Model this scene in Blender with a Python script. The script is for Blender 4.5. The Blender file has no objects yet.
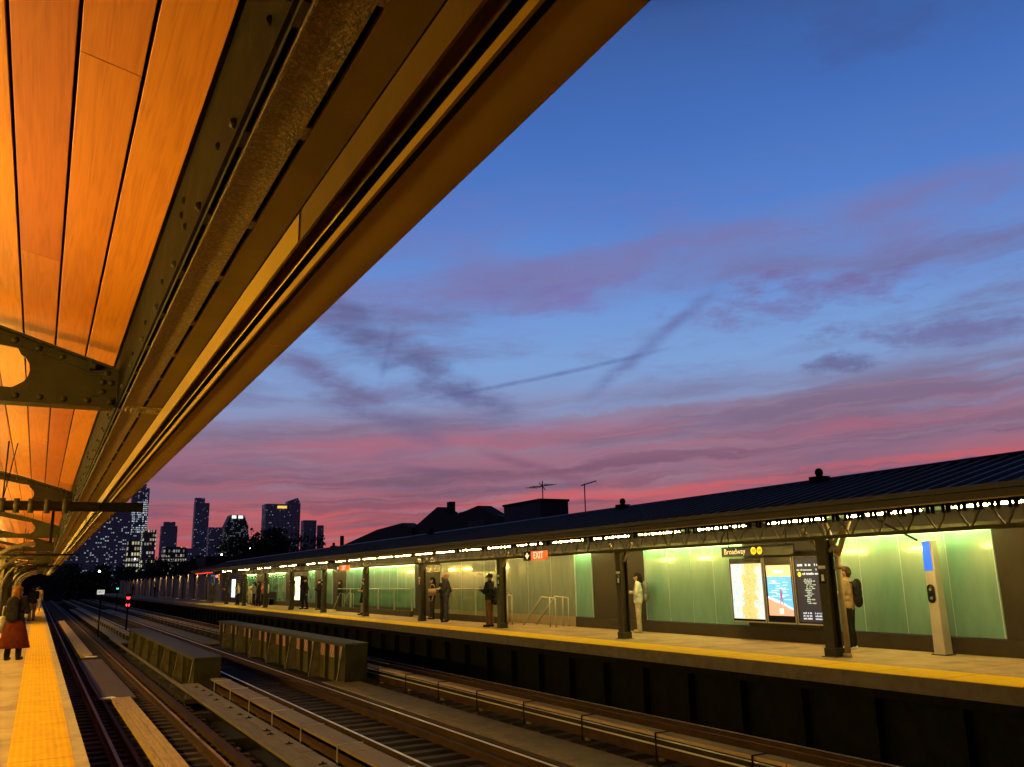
import bpy, bmesh, math, random
from mathutils import Vector, Matrix
random.seed(7)
S = bpy.context.scene
COL = S.collection
R = math.radians

# ------------------------------------------------------------------ camera, sky, sun, exposure
def make_camera():
    roll, th, psi = 0.0225, 0.22413, 0.50283
    F = Vector((math.cos(th)*math.sin(psi), math.cos(th)*math.cos(psi), math.sin(th)))
    r0 = Vector((math.cos(psi), -math.sin(psi), 0)); u0 = r0.cross(F)
    c, s = math.cos(roll), math.sin(roll)
    r1 = r0*c - u0*s; u1 = r0*s + u0*c
    cd = bpy.data.cameras.new('camera'); cam = bpy.data.objects.new('camera', cd); COL.objects.link(cam)
    m = Matrix((r1, u1, -F)).transposed().to_4x4(); m.translation = Vector((0, 0, 1.6))
    cam.matrix_world = m
    cd.sensor_width = 36; cd.lens = 850/1024*36; cd.clip_end = 9000; cd.clip_start = .05
    S.camera = cam
make_camera()
S.view_settings.view_transform = 'Standard'; S.view_settings.look = 'None'
S.view_settings.exposure = 0; S.view_settings.gamma = 1
try: S.cycles.use_denoising = True
except Exception: pass
S.render.engine = 'CYCLES'
S.cycles.use_denoising = True
S.cycles.max_bounces = 6; S.cycles.diffuse_bounces = 3; S.cycles.glossy_bounces = 3
S.cycles.transmission_bounces = 4; S.cycles.transparent_max_bounces = 8
S.cycles.caustics_reflective = False; S.cycles.caustics_refractive = False
S.cycles.sample_clamp_indirect = 4

def srgb(r, g, b):
    f = lambda c: (c/255/12.92) if c <= 10 else ((c/255+.055)/1.055)**2.4
    return (f(r), f(g), f(b), 1)

class NT:
    """small node-tree helper"""
    def __init__(s, nt): s.nt = nt; s.n = nt.nodes; s.l = nt.links
    def put(s, sock, v):
        if hasattr(v, 'is_output'): s.l.new(v, sock)
        elif v is not None:
            try: sock.default_value = v
            except Exception: sock.default_value = (v, v, v)
    def math(s, op, a, b=None, c=None, clamp=False):
        n = s.n.new('ShaderNodeMath'); n.operation = op; n.use_clamp = clamp
        s.put(n.inputs[0], a)
        if b is not None: s.put(n.inputs[1], b)
        if c is not None: s.put(n.inputs[2], c)
        return n.outputs[0]
    def mix(s, f, a, b, mode='MIX'):
        n = s.n.new('ShaderNodeMix'); n.data_type = 'RGBA'; n.blend_type = mode
        s.put(n.inputs[0], f); s.put(n.inputs[6], a); s.put(n.inputs[7], b); return n.outputs[2]
    def ramp(s, f, stops, interp='LINEAR'):
        n = s.n.new('ShaderNodeValToRGB'); n.color_ramp.interpolation = interp
        e = n.color_ramp.elements
        while len(e) < len(stops): e.new(.5)
        for i, (p, c) in enumerate(stops):
            e[i].position = p; e[i].color = c if hasattr(c, '__len__') else (c, c, c, 1)
        s.put(n.inputs[0], f); return n.outputs[0]
    def noise(s, vec, scale=5, detail=4, rough=.55, dist=0):
        n = s.n.new('ShaderNodeTexNoise'); s.put(n.inputs['Vector'], vec)
        n.inputs['Scale'].default_value = scale; n.inputs['Detail'].default_value = detail
        n.inputs['Roughness'].default_value = rough; n.inputs['Distortion'].default_value = dist
        return n.outputs[0]
    def vec(s, x, y, z=0):
        n = s.n.new('ShaderNodeCombineXYZ')
        for i, v in enumerate((x, y, z)): s.put(n.inputs[i], v)
        return n.outputs[0]
    def sep(s, v):
        n = s.n.new('ShaderNodeSeparateXYZ'); s.put(n.inputs[0], v); return n.outputs
    def smooth(s, v, lo, hi, a=0., b=1.):
        n = s.n.new('ShaderNodeMapRange'); n.interpolation_type = 'SMOOTHSTEP'
        s.put(n.inputs[0], v)
        for i, x in zip((1, 2, 3, 4), (lo, hi, a, b)): n.inputs[i].default_value = x
        return n.outputs[0]

def make_world():
    w = bpy.data.worlds.new('World'); S.world = w; w.use_nodes = True
    t = NT(w.node_tree); w.node_tree.nodes.clear()
    out = t.n.new('ShaderNodeOutputWorld')
    tc = t.n.new('ShaderNodeTexCoord'); d = tc.outputs['Generated']
    x, y, z = t.sep(d)
    az = t.math('ARCTAN2', x, y)
    z = t.math('MAXIMUM', z, -.05)
    # clear dusk sky by height above the horizon
    n_big = t.noise(t.vec(t.math('MULTIPLY', az, 1.6), t.math('MULTIPLY', z, 5), 1.3), 2.0, 3, .5)
    zz = t.math('ADD', z, t.math('MULTIPLY', t.math('SUBTRACT', n_big, .5), .05))
    base = t.ramp(t.math('MULTIPLY', zz, 1.5), [
        (0.00, srgb(124, 54, 70)), (0.08, srgb(170, 78, 92)), (0.16, srgb(160, 96, 118)), (0.23, srgb(146, 118, 146)),
        (0.29, srgb(134, 150, 194)), (0.37, srgb(124, 162, 218)), (0.48, srgb(104, 146, 216)), (0.60, srgb(84, 128, 206)),
        (0.74, srgb(66, 110, 188)), (0.86, srgb(56, 92, 160)), (0.93, srgb(36, 58, 108)), (1.0, srgb(16, 24, 48))])
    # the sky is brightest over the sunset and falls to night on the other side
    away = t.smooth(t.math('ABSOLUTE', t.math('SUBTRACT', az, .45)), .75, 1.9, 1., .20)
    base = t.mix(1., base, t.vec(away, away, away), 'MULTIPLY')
    # streaks: thin horizontal layers of cloud, stretched along the horizon
    tilt = t.math('ADD', t.math('ADD', z, .022), t.math('MULTIPLY', az, -.042))
    warp = t.noise(t.vec(t.math('MULTIPLY', az, 3.2), t.math('MULTIPLY', tilt, 9), 4.), 1.5, 6, .6)
    zw = t.math('ADD', tilt, t.math('MULTIPLY', t.math('SUBTRACT', warp, .5), .05))
    def streak(sx, sz, seed, lo, hi, det=8):
        nn = t.noise(t.vec(t.math('MULTIPLY', az, sx), t.math('MULTIPLY', zw, sz), seed), 1.0, det, .6)
        return t.smooth(nn, lo, hi)
    def band(a0, a1, b0, b1):
        return t.math('MULTIPLY', t.smooth(tilt, a0, a1), t.smooth(tilt, b0, b1, 1., 0.))
    col = base
    def layer(col, mask, color, amt):
        return t.mix(t.math('MULTIPLY', mask, amt, clamp=True), col, color)
    # lavender veil at mid height
    def L(sx, sz, seed, lo, hi, b4, color, amt):
        nonlocal col
        col = layer(col, t.math('MULTIPLY', streak(sx, sz, seed, lo, hi), band(*b4)), color, amt)
    L(2.4, 13, 2.7, .40, .68, (.20, .27, .36, .46), srgb(124, 116, 168), .8)      # lavender veil
    L(4.2, 24, 9.1, .44, .72, (.17, .22, .30, .37), srgb(112, 108, 152), .8)
    L(3.0, 26, 5.5, .36, .62, (.06, .10, .17, .22), srgb(122, 96, 126), .85)       # mauve banks
    L(2.4, 34, 12.2, .42, .62, (.12, .14, .16, .182), srgb(176, 94, 116), .65)    # pink band
    L(2.0, 50, 21.4, .42, .62, (.0, .03, .085, .115), srgb(216, 88, 94), .75)      # rose near the horizon
    L(3.4, 60, 31.4, .46, .66, (.0, .04, .12, .15), srgb(112, 74, 104), .75)
    L(5.0, 80, 44.4, .50, .70, (.03, .06, .18, .22), srgb(150, 120, 142), .6)
    # single clouds and vapour trails, each at its own bearing
    wob = t.noise(t.vec(t.math('MULTIPLY', az, 9), t.math('MULTIPLY', z, 24), 8.), 1., 8, .62)
    wv = t.math('SUBTRACT', wob, .5)
    puff = t.smooth(t.noise(t.vec(t.math('MULTIPLY', az, 22), t.math('MULTIPLY', z, 60), 3.), 1., 6, .6), .3, .62)
    def blob(a, e, ra, re, color, amt, k=2.2):
        u = t.math('DIVIDE', t.math('SUBTRACT', az, a), ra); v = t.math('DIVIDE', t.math('SUBTRACT', z, e), re)
        q = t.math('ADD', t.math('ADD', t.math('MULTIPLY', u, u), t.math('MULTIPLY', v, v)), t.math('MULTIPLY', wv, k*4))
        return layer(col, t.math('MULTIPLY', t.smooth(q, -.4, 1., 1., 0.), t.math('MULTIPLY_ADD', puff, .5, .5)), color, amt)
    def trail(a0, e0, a1, e1, wid, color, amt, ragged=.5):
        L = math.hypot(a1-a0, e1-e0); ux, uy = (a1-a0)/L, (e1-e0)/L
        pa = t.math('SUBTRACT', az, a0); pe = t.math('SUBTRACT', z, e0)
        al = t.math('ADD', t.math('MULTIPLY', pa, ux), t.math('MULTIPLY', pe, uy))
        ac = t.math('ADD', t.math('MULTIPLY', pa, -uy), t.math('MULTIPLY', pe, ux))
        ac = t.math('ABSOLUTE', t.math('ADD', ac, t.math('MULTIPLY', wv, wid*ragged*3)))
        mk = t.math('MULTIPLY', t.smooth(ac, 0., wid, 1., 0.),
                    t.math('MULTIPLY', t.smooth(al, -.02, .05), t.smooth(al, L-.04, L+.03, 1., 0.)))
        return layer(col, t.math('MULTIPLY', mk, t.math('MULTIPLY_ADD', puff, .6, .4)), color, amt)
    col = blob(.848, .297, .17, .026, srgb(116, 86, 140), .55)
    col = blob(.57, .318, .20, .022, srgb(122, 108, 176), .6)
    col = blob(.89, .222, .055, .014, srgb(84, 72, 116), .6)
    col = blob(.99, .245, .16, .022, srgb(108, 100, 152), .7)
    col = blob(1.08, .56, .30, .05, srgb(66, 84, 146), .35)
    col = trail(.24, .325, .50, .180, .034, srgb(92, 92, 140), .8, 1.0)
    col = trail(.22, .255, .42, .155, .026, srgb(104, 92, 136), .75, .8)
    col = trail(.40, .205, .68, .252, .0042, srgb(84, 96, 150), .62, .35)
    col = trail(.585, .198, .75, .315, .013, srgb(96, 102, 156), .6, .5)
    col = trail(.345, .225, .36, .285, .007, srgb(92, 102, 158), .75, .4)
    col = trail(.46, .150, .60, .100, .010, srgb(126, 80, 112), .75, .8)
    col = trail(.36, .128, .46, .115, .008, srgb(112, 80, 116), .7, .8)
    # below the horizon: dark
    col = t.mix(t.smooth(z, -.045, -.005), (.012, .012, .018, 1), col)
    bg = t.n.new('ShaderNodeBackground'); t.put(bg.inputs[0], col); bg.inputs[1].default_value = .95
    sky = t.n.new('ShaderNodeTexSky'); sky.sky_type = 'NISHITA'; sky.sun_disc = False
    sky.sun_elevation = R(-3); sky.sun_rotation = R(20)
    bg2 = t.n.new('ShaderNodeBackground'); t.l.new(sky.outputs[0], bg2.inputs[0]); bg2.inputs[1].default_value = .08
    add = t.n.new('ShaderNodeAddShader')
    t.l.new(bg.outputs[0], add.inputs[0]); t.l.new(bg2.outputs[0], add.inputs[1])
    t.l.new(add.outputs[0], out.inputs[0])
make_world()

NEAR_LAMP = (1.0, .66, .13); NEAR_POWER = 375.
FAR_LAMP = (1.0, .69, .22);  FAR_POWER = 225.

# ------------------------------------------------------------------ materials
def mat(name, col, rough=.6, var=.25, scale=6., bump=0., bscale=40., metal=0., stretch=(1, 1, 1), spec=.16, coat=0.,
        rnd=0., dark=None, dscale=2., damt=.6):
    m = bpy.data.materials.new(name); m.use_nodes = True
    t = NT(m.node_tree); b = t.n['Principled BSDF']
    tc = t.n.new('ShaderNodeTexCoord'); mp = t.n.new('ShaderNodeMapping')
    t.l.new(tc.outputs['Object'], mp.inputs[0]); mp.inputs['Scale'].default_value = stretch
    v = mp.outputs[0]
    n = t.noise(v, scale, 6, .6)
    c = tuple(col[:3])
    lo = tuple(x*(1-var) for x in c)+(1,); hi = tuple(min(1, x*(1+var)) for x in c)+(1,)
    o = t.ramp(n, [(.3, lo), (.7, hi)])
    if dark:
        n2 = t.noise(v, dscale, 5, .65)
        o = t.mix(t.math('MULTIPLY', t.smooth(n2, .48, .68), damt), o, tuple(dark)+(1,))
    if rnd:
        oi = t.n.new('ShaderNodeObjectInfo')
        k = t.math('MULTIPLY_ADD', oi.outputs['Random'], 2*rnd, 1-rnd)
        o = t.mix(1., o, t.vec(k, k, k), 'MULTIPLY')
    t.l.new(o, b.inputs['Base Color'])
    r = t.math('MULTIPLY_ADD', n, .3, rough-.15, clamp=True); t.l.new(r, b.inputs['Roughness'])
    b.inputs['Metallic'].default_value = metal; b.inputs['Specular IOR Level'].default_value = spec
    b.inputs['Coat Weight'].default_value = coat; b.inputs['Coat Roughness'].default_value = .2
    if bump:
        bn = t.n.new('ShaderNodeBump'); bn.inputs['Strength'].default_value = bump; bn.inputs['Distance'].default_value = .01
        t.l.new(t.noise(v, bscale, 5, .6), bn.inputs['Height']); t.l.new(bn.outputs[0], b.inputs['Normal'])
    return m
def emat(name, col, power, base=None):
    m = bpy.data.materials.new(name); m.use_nodes = True
    b = m.node_tree.nodes['Principled BSDF']
    b.inputs['Base Color'].default_value = tuple(base or col)[:3]+(1,)
    b.inputs['Emission Color'].default_value = tuple(col)[:3]+(1,); b.inputs['Emission Strength'].default_value = power
    return m

def wood_mat():
    m = bpy.data.materials.new('varnished_wood'); m.use_nodes = True
    t = NT(m.node_tree); b = t.n['Principled BSDF']
    tc = t.n.new('ShaderNodeTexCoord'); oi = t.n.new('ShaderNodeObjectInfo')
    x, y, z = t.sep(tc.outputs['Object'])
    off = t.math('MULTIPLY', oi.outputs['Random'], 37.)
    v = t.vec(t.math('MULTIPLY', x, 14), t.math('MULTIPLY', y, .9), off)
    big = t.noise(v, 1., 3, .5, .6)
    rings = t.math('SINE', t.math('MULTIPLY', big, 30.))
    fine = t.noise(t.vec(t.math('MULTIPLY', x, 160), t.math('MULTIPLY', y, 3), off), 1., 3, .6)
    g = t.math('ADD', t.math('MULTIPLY', rings, .05), t.math('MULTIPLY', fine, .42))
    c = t.ramp(g, [(.02, (.36, .09, .004, 1)), (.22, (.52, .145, .007, 1)), (.50, (.63, .19, .010, 1))])
    k = t.math('MULTIPLY_ADD', oi.outputs['Random'], .42, .80)
    c = t.mix(1., c, t.vec(k, t.math('MULTIPLY', k, k), t.math('MULTIPLY', k, k)), 'MULTIPLY')
    t.l.new(c, b.inputs['Base Color']); b.inputs['Roughness'].default_value = .5; b.inputs['Specular IOR Level'].default_value = .25
    b.inputs['Coat Weight'].default_value = .08; b.inputs['Coat Roughness'].default_value = .25
    bn = t.n.new('ShaderNodeBump'); bn.inputs['Strength'].default_value = .25; bn.inputs['Distance'].default_value = .003
    t.l.new(g, bn.inputs['Height']); t.l.new(bn.outputs[0], b.inputs['Normal'])
    return m

def tactile_mat():
    m = bpy.data.materials.new('yellow_tactile'); m.use_nodes = True
    t = NT(m.node_tree); b = t.n['Principled BSDF']
    tc = t.n.new('ShaderNodeTexCoord'); x, y, z = t.sep(tc.outputs['Object'])
    gx = t.math('ABSOLUTE', t.math('SUBTRACT', t.math('FRACT', t.math('DIVIDE', x, .061)), .5))
    gy = t.math('ABSOLUTE', t.math('SUBTRACT', t.math('FRACT', t.math('DIVIDE', y, .061)), .5))
    dd = t.math('SQRT', t.math('ADD', t.math('MULTIPLY', gx, gx), t.math('MULTIPLY', gy, gy)))
    dome = t.smooth(dd, .12, .36, 1., 0.)
    n = t.noise(tc.outputs['Object'], 3.5, 6, .65)
    c = t.ramp(n, [(.3, (.70, .35, .003, 1)), (.7, (.86, .46, .004, 1))])
    groove = t.smooth(t.math('ABSOLUTE', t.math('SUBTRACT', t.math('FRACT', t.math('DIVIDE', y, 1.22)), .5)), .485, .495)
    c = t.mix(t.math('MULTIPLY', groove, .6), c, (.18, .09, .01, 1))
    dirt = t.smooth(t.noise(t.vec(t.math('MULTIPLY', x, 9), t.math('MULTIPLY', y, 1.2), 3.), 1., 6, .7), .52, .75)
    c = t.mix(t.math('MULTIPLY', dirt, .35), c, (.22, .12, .02, 1))
    dome_tone = t.math('MULTIPLY_ADD', dome, .25, .85); c = t.mix(1., c, t.vec(dome_tone, dome_tone, dome_tone), 'MULTIPLY')  # lighter on the domes, darker between them
    t.l.new(c, b.inputs['Base Color']); b.inputs['Roughness'].default_value = .75; b.inputs['Specular IOR Level'].default_value = .05
    bn = t.n.new('ShaderNodeBump'); bn.inputs['Strength'].default_value = .6; bn.inputs['Distance'].default_value = .006
    t.l.new(dome, bn.inputs['Height']); t.l.new(bn.outputs[0], b.inputs['Normal'])
    return m

def facade_mat(name, base, lit, cell, prob, colour, power, cool=.3):
    """far facade: dark wall with a grid of windows, some of them lit"""
    m = bpy.data.materials.new(name); m.use_nodes = True
    t = NT(m.node_tree); b = t.n['Principled BSDF']
    g = t.n.new('ShaderNodeNewGeometry'); tc = t.n.new('ShaderNodeTexCoord')
    px, py, pz = t.sep(tc.outputs['Object']); nx, ny, nz = t.sep(g.outputs['Normal'])
    u = t.math('ADD', t.math('MULTIPLY', px, t.math('ABSOLUTE', ny)), t.math('MULTIPLY', py, t.math('ABSOLUTE', nx)))
    cu = t.math('DIVIDE', u, cell[0]); cv = t.math('DIVIDE', pz, cell[1])
    fu, fv = t.math('FRACT', cu), t.math('FRACT', cv)
    win = t.math('MULTIPLY', t.math('MULTIPLY', t.math('GREATER_THAN', fu, .2), t.math('LESS_THAN', fu, .82)),
                 t.math('MULTIPLY', t.math('GREATER_THAN', fv, .25), t.math('LESS_THAN', fv, .8)))
    win = t.math('MULTIPLY', win, t.math('LESS_THAN', t.math('ABSOLUTE', nz), .3))
    wn = t.n.new('ShaderNodeTexWhiteNoise'); wn.noise_dimensions = '2D'
    t.l.new(t.vec(t.math('FLOOR', cu), t.math('FLOOR', cv)), wn.inputs['Vector'])
    clump = t.noise(t.vec(t.math('MULTIPLY', u, .04), t.math('MULTIPLY', pz, .05), 1.), 1., 2, .5)
    on = t.math('LESS_THAN', wn.outputs['Value'], t.math('MULTIPLY', t.smooth(clump, .3, .7, .3, 1.7), prob))
    r2, g2, b2 = t.sep(wn.outputs['Color'])
    ec = t.mix(t.math('LESS_THAN', r2, cool), colour, (.75, .9, 1., 1))
    st = t.math('MULTIPLY', t.math('MULTIPLY', win, on), t.math('MULTIPLY', t.math('MULTIPLY_ADD', g2, .9, .25), power))
    t.l.new(ec, b.inputs['Emission Color']); t.l.new(st, b.inputs['Emission Strength'])
    c = t.mix(win, tuple(base)+(1,), tuple(x*.45 for x in base)+(1,))
    t.l.new(c, b.inputs['Base Color']); b.inputs['Roughness'].default_value = .5
    return m

M = {}
M['concrete'] = mat('platform_concrete', (.40, .265, .135), .85, .22, 1.8, .2, 30, spec=.15, dark=(.17, .115, .07), dscale=1.1, damt=.55)
def platform_mat():
    m = M['concrete']; t = NT(m.node_tree); b = t.n['Principled BSDF']
    src = b.inputs['Base Color'].links[0].from_socket
    tc = t.n.new('ShaderNodeTexCoord'); x, y, z = t.sep(tc.outputs['Object'])
    v = t.n.new('ShaderNodeTexVoronoi'); v.inputs['Scale'].default_value = 2.6; t.l.new(tc.outputs['Object'], v.inputs['Vector'])
    r = t.sep(v.outputs['Color'])[0]
    spot = t.math('MULTIPLY', t.smooth(v.outputs['Distance'], .05, .085, 1., 0.), t.math('GREATER_THAN', r, .35))
    c = t.mix(t.math('MULTIPLY', spot, .6), src, (.09, .06, .035, 1))
    jy = t.math('ABSOLUTE', t.math('SUBTRACT', t.math('FRACT', t.math('DIVIDE', y, 3.05)), .5))
    c = t.mix(t.math('MULTIPLY', t.math('GREATER_THAN', jy, .4965), .75), c, (.07, .05, .03, 1))
    st = t.noise(t.vec(t.math('MULTIPLY', x, 3.), t.math('MULTIPLY', y, .5), 2.), 1., 7, .7)
    c = t.mix(t.smooth(st, .5, .72, 0., .5), c, (.17, .11, .055, 1))
    t.l.new(c, b.inputs['Base Color'])
platform_mat()
M['coping'] = mat('edge_stone', (.42, .30, .17), .7, .2, 5, .2, 40, dark=(.20, .14, .07), dscale=3, damt=.5)
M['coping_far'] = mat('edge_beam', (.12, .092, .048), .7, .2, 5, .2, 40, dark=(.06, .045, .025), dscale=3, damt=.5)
M['tactile'] = tactile_mat()
M['wood'] = wood_mat()
M['olive'] = mat('olive_paint', (.036, .031, .010), .5, .25, 4, .35, 60, dark=(.02, .017, .007), dscale=5, damt=.5)
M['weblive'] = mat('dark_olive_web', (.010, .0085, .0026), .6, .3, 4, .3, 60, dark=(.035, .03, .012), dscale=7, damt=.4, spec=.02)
M['dimlip'] = mat('dim_ochre', (.085, .046, .006), .55, .25, 3, .15, 30, spec=.05)  # darker ochre stands in for the recessed, dim near stretch of lip
M['brown'] = mat('brown_paint', (.13, .092, .02), .55, .22, 3, .15, 60, spec=.05)
M['peeling'] = mat('peeling_brown_paint', (.15, .10, .026), .4, .45, 20, .9, 70, dark=(.42, .33, .14), dscale=95, damt=.8, spec=.4)
M['lip'] = mat('ochre_paint', (.26, .145, .008), .5, .15, 3, .1, 30)
M['fascia'] = mat('canopy_fascia', (.43, .29, .06), .55, .12, 1.2, .05, 20, spec=.04)
M['black'] = mat('black_steel', (.007, .006, .005), .7, .3, 4, spec=.03)
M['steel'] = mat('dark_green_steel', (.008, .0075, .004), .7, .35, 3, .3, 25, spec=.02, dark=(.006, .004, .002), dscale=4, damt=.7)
M['girder'] = mat('olive_girder', (.034, .032, .014), .6, .3, 2.5, .35, 20, spec=.03, dark=(.06, .035, .015), dscale=3, damt=.6)
M['cap'] = mat('girder_cap', (.055, .050, .034), .65, .25, 3, .3, 25, spec=.05, dark=(.07, .05, .03), dscale=4, damt=.6)
M['rail'] = mat('rail_steel', (.24, .13, .05), .5, .2, 8, .1, 60, metal=0., spec=.03, stretch=(1, .15, 1))  # orange-brown reflections of the near rails are put into this colour
M['railrust'] = mat('rusty_rail', (.052, .027, .011), .7, .4, 7, .4, 40, spec=.03, stretch=(1, .4, 1), dark=(.06, .03, .015), dscale=5)
M['tie'] = mat('timber_tie', (.05, .035, .022), .85, .35, 9, .6, 40, stretch=(.2, 2, 1), rnd=.3)
M['plank_y'] = mat('yellow_plank', (.44, .27, .075), .7, .22, 9, .4, 40, stretch=(3, .3, 1), dark=(.2, .12, .05), dscale=4, damt=.6)
M['plank_g'] = mat('grey_plank', (.16, .125, .082), .8, .3, 8, .5, 40, stretch=(2, .3, 1), dark=(.09, .065, .04), dscale=4, damt=.5)
M['plate'] = mat('brown_plate', (.075, .047, .012), .7, .25, 6, .3, 30, stretch=(3, .3, 1))
M['catwalk'] = mat('catwalk_board', (.22, .15, .055), .75, .25, 5, .4, 30, dark=(.11, .075, .035), dscale=3, damt=.5)
M['cover'] = mat('rail_cover_board', (.22, .155, .085), .7, .2, 8, .3, 30, stretch=(2, .2, 1), dark=(.15, .10, .06), dscale=4, damt=.5)
M['deck'] = mat('track_deck', (.022, .016, .011), .9, .4, 3, .4, 20)
M['ground'] = mat('street_ground', (.018, .018, .02), .9, .3, .05)
M['soffit'] = mat('soffit_paint', (.012, .010, .006), .6, .2, 3)
M['fasciafar'] = mat('far_fascia', (.045, .036, .016), .55, .15, 2)
M['roof'] = mat('standing_seam_roof', (.017, .019, .026), .45, .2, 2)
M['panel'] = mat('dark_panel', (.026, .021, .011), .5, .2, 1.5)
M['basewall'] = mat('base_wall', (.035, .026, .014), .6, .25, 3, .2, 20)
M['tan'] = mat('tan_paint', (.26, .20, .11), .5, .15, 4)
M['column'] = mat('column_paint', (.10, .075, .038), .5, .2, 4)
M['bright'] = mat('pale_rail_sheen', (.62, .54, .42), .38, .1, 8, .1, 60, metal=.25, stretch=(1, .15, 1))  # polished railhead, its reflections put into a pale colour
M['kiosk'] = mat('pale_metal', (.48, .43, .33), .38, .1, 3, metal=.3)
M['white'] = mat('white_paint', (.75, .72, .65), .5, .08, 4)
M['frame'] = mat('brushed_frame', (.30, .28, .25), .35, .1, 6, metal=.7)
M['screenblack'] = mat('screen_black', (.01, .01, .012), .15, .1, 3)
M['stainless'] = mat('stainless_rail', (.42, .38, .28), .45, .1, 6, metal=.3)
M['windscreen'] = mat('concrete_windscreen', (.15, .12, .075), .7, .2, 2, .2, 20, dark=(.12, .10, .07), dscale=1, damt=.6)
M['silh'] = mat('dark_masonry', (.02, .016, .018), .8, .3, .6)
M['silh2'] = mat('dark_siding', (.03, .032, .045), .7, .3, .6)
M['leaf'] = mat('foliage', (.03, .04, .02), .7, .5, 2, rnd=.2)
M['bark'] = mat('bark', (.03, .022, .016), .85, .4, 4)
M['hazw'] = None

def glass_mat(name, tint, pale=False):
    m = bpy.data.materials.new(name); m.use_nodes = True
    t = NT(m.node_tree); b = t.n['Principled BSDF']
    tc = t.n.new('ShaderNodeTexCoord'); x, y, z = t.sep(tc.outputs['Object'])
    n = t.noise(t.vec(t.math('MULTIPLY', y, 3.), t.math('MULTIPLY', z, .7), 0.), 1.2, 4, .6)
    lo = tuple(c*.85 for c in tint)+(1,); hi = tuple(min(1, c*1.12) for c in tint)+(1,)
    t.l.new(t.ramp(n, [(.3, lo), (.7, hi)]), b.inputs['Base Color'])
    gr = t.noise(t.vec(t.math('MULTIPLY', y, 1.), t.math('MULTIPLY', z, 1.), 5.), 9., 6, .7)
    t.l.new(t.math('MULTIPLY_ADD', gr, .25, .04), b.inputs['Roughness']); b.inputs['Specular IOR Level'].default_value = .7
    b.inputs['Coat Weight'].default_value = .6; b.inputs['Coat Roughness'].default_value = .05
    return m
M['gglass'] = glass_mat('green_back_glass', (.125, .255, .215))
M['pglass'] = glass_mat('pale_back_glass', (.18, .215, .17))
def clear_glass():
    m = bpy.data.materials.new('clear_glass'); m.use_nodes = True
    t = NT(m.node_tree); t.n.remove(t.n['Principled BSDF'])
    o = t.n['Material Output']; tr = t.n.new('ShaderNodeBsdfTransparent'); tr.inputs[0].default_value = (.86, .92, .82, 1)
    gl = t.n.new('ShaderNodeBsdfGlossy'); gl.inputs['Roughness'].default_value = .04; gl.inputs[0].default_value = (.9, 1, .85, 1)
    fr = t.n.new('ShaderNodeFresnel'); fr.inputs[0].default_value = 1.45
    mx = t.n.new('ShaderNodeMixShader'); gm = t.n.new('ShaderNodeNewGeometry'); fac = t.math('MULTIPLY', t.math('MULTIPLY_ADD', fr.outputs[0], .7, .02), t.math('SUBTRACT', 1., gm.outputs['Backfacing'])); t.l.new(fac, mx.inputs[0])
    t.l.new(tr.outputs[0], mx.inputs[1]); t.l.new(gl.outputs[0], mx.inputs[2]); t.l.new(mx.outputs[0], o.inputs[0])
    return m
M['clear'] = clear_glass()

def hazard_mat():
    m = bpy.data.materials.new('hazard_stripes'); m.use_nodes = True
    t = NT(m.node_tree); b = t.n['Principled BSDF']; tc = t.n.new('ShaderNodeTexCoord')
    x, y, z = t.sep(tc.outputs['Object'])
    s = t.math('FRACT', t.math('MULTIPLY', t.math('ADD', y, t.math('MULTIPLY', z, .9)), 4.2))
    c = t.mix(t.math('GREATER_THAN', s, .5), (.42, .055, .035, 1), (.42, .34, .24, 1))
    n = t.noise(tc.outputs['Object'], 7, 5, .7)
    c = t.mix(t.smooth(n, .5, .7, 0., .8), c, (.11, .07, .03, 1))
    t.l.new(c, b.inputs['Base Color']); b.inputs['Roughness'].default_value = .55
    return m
M['hazard'] = hazard_mat()

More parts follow.
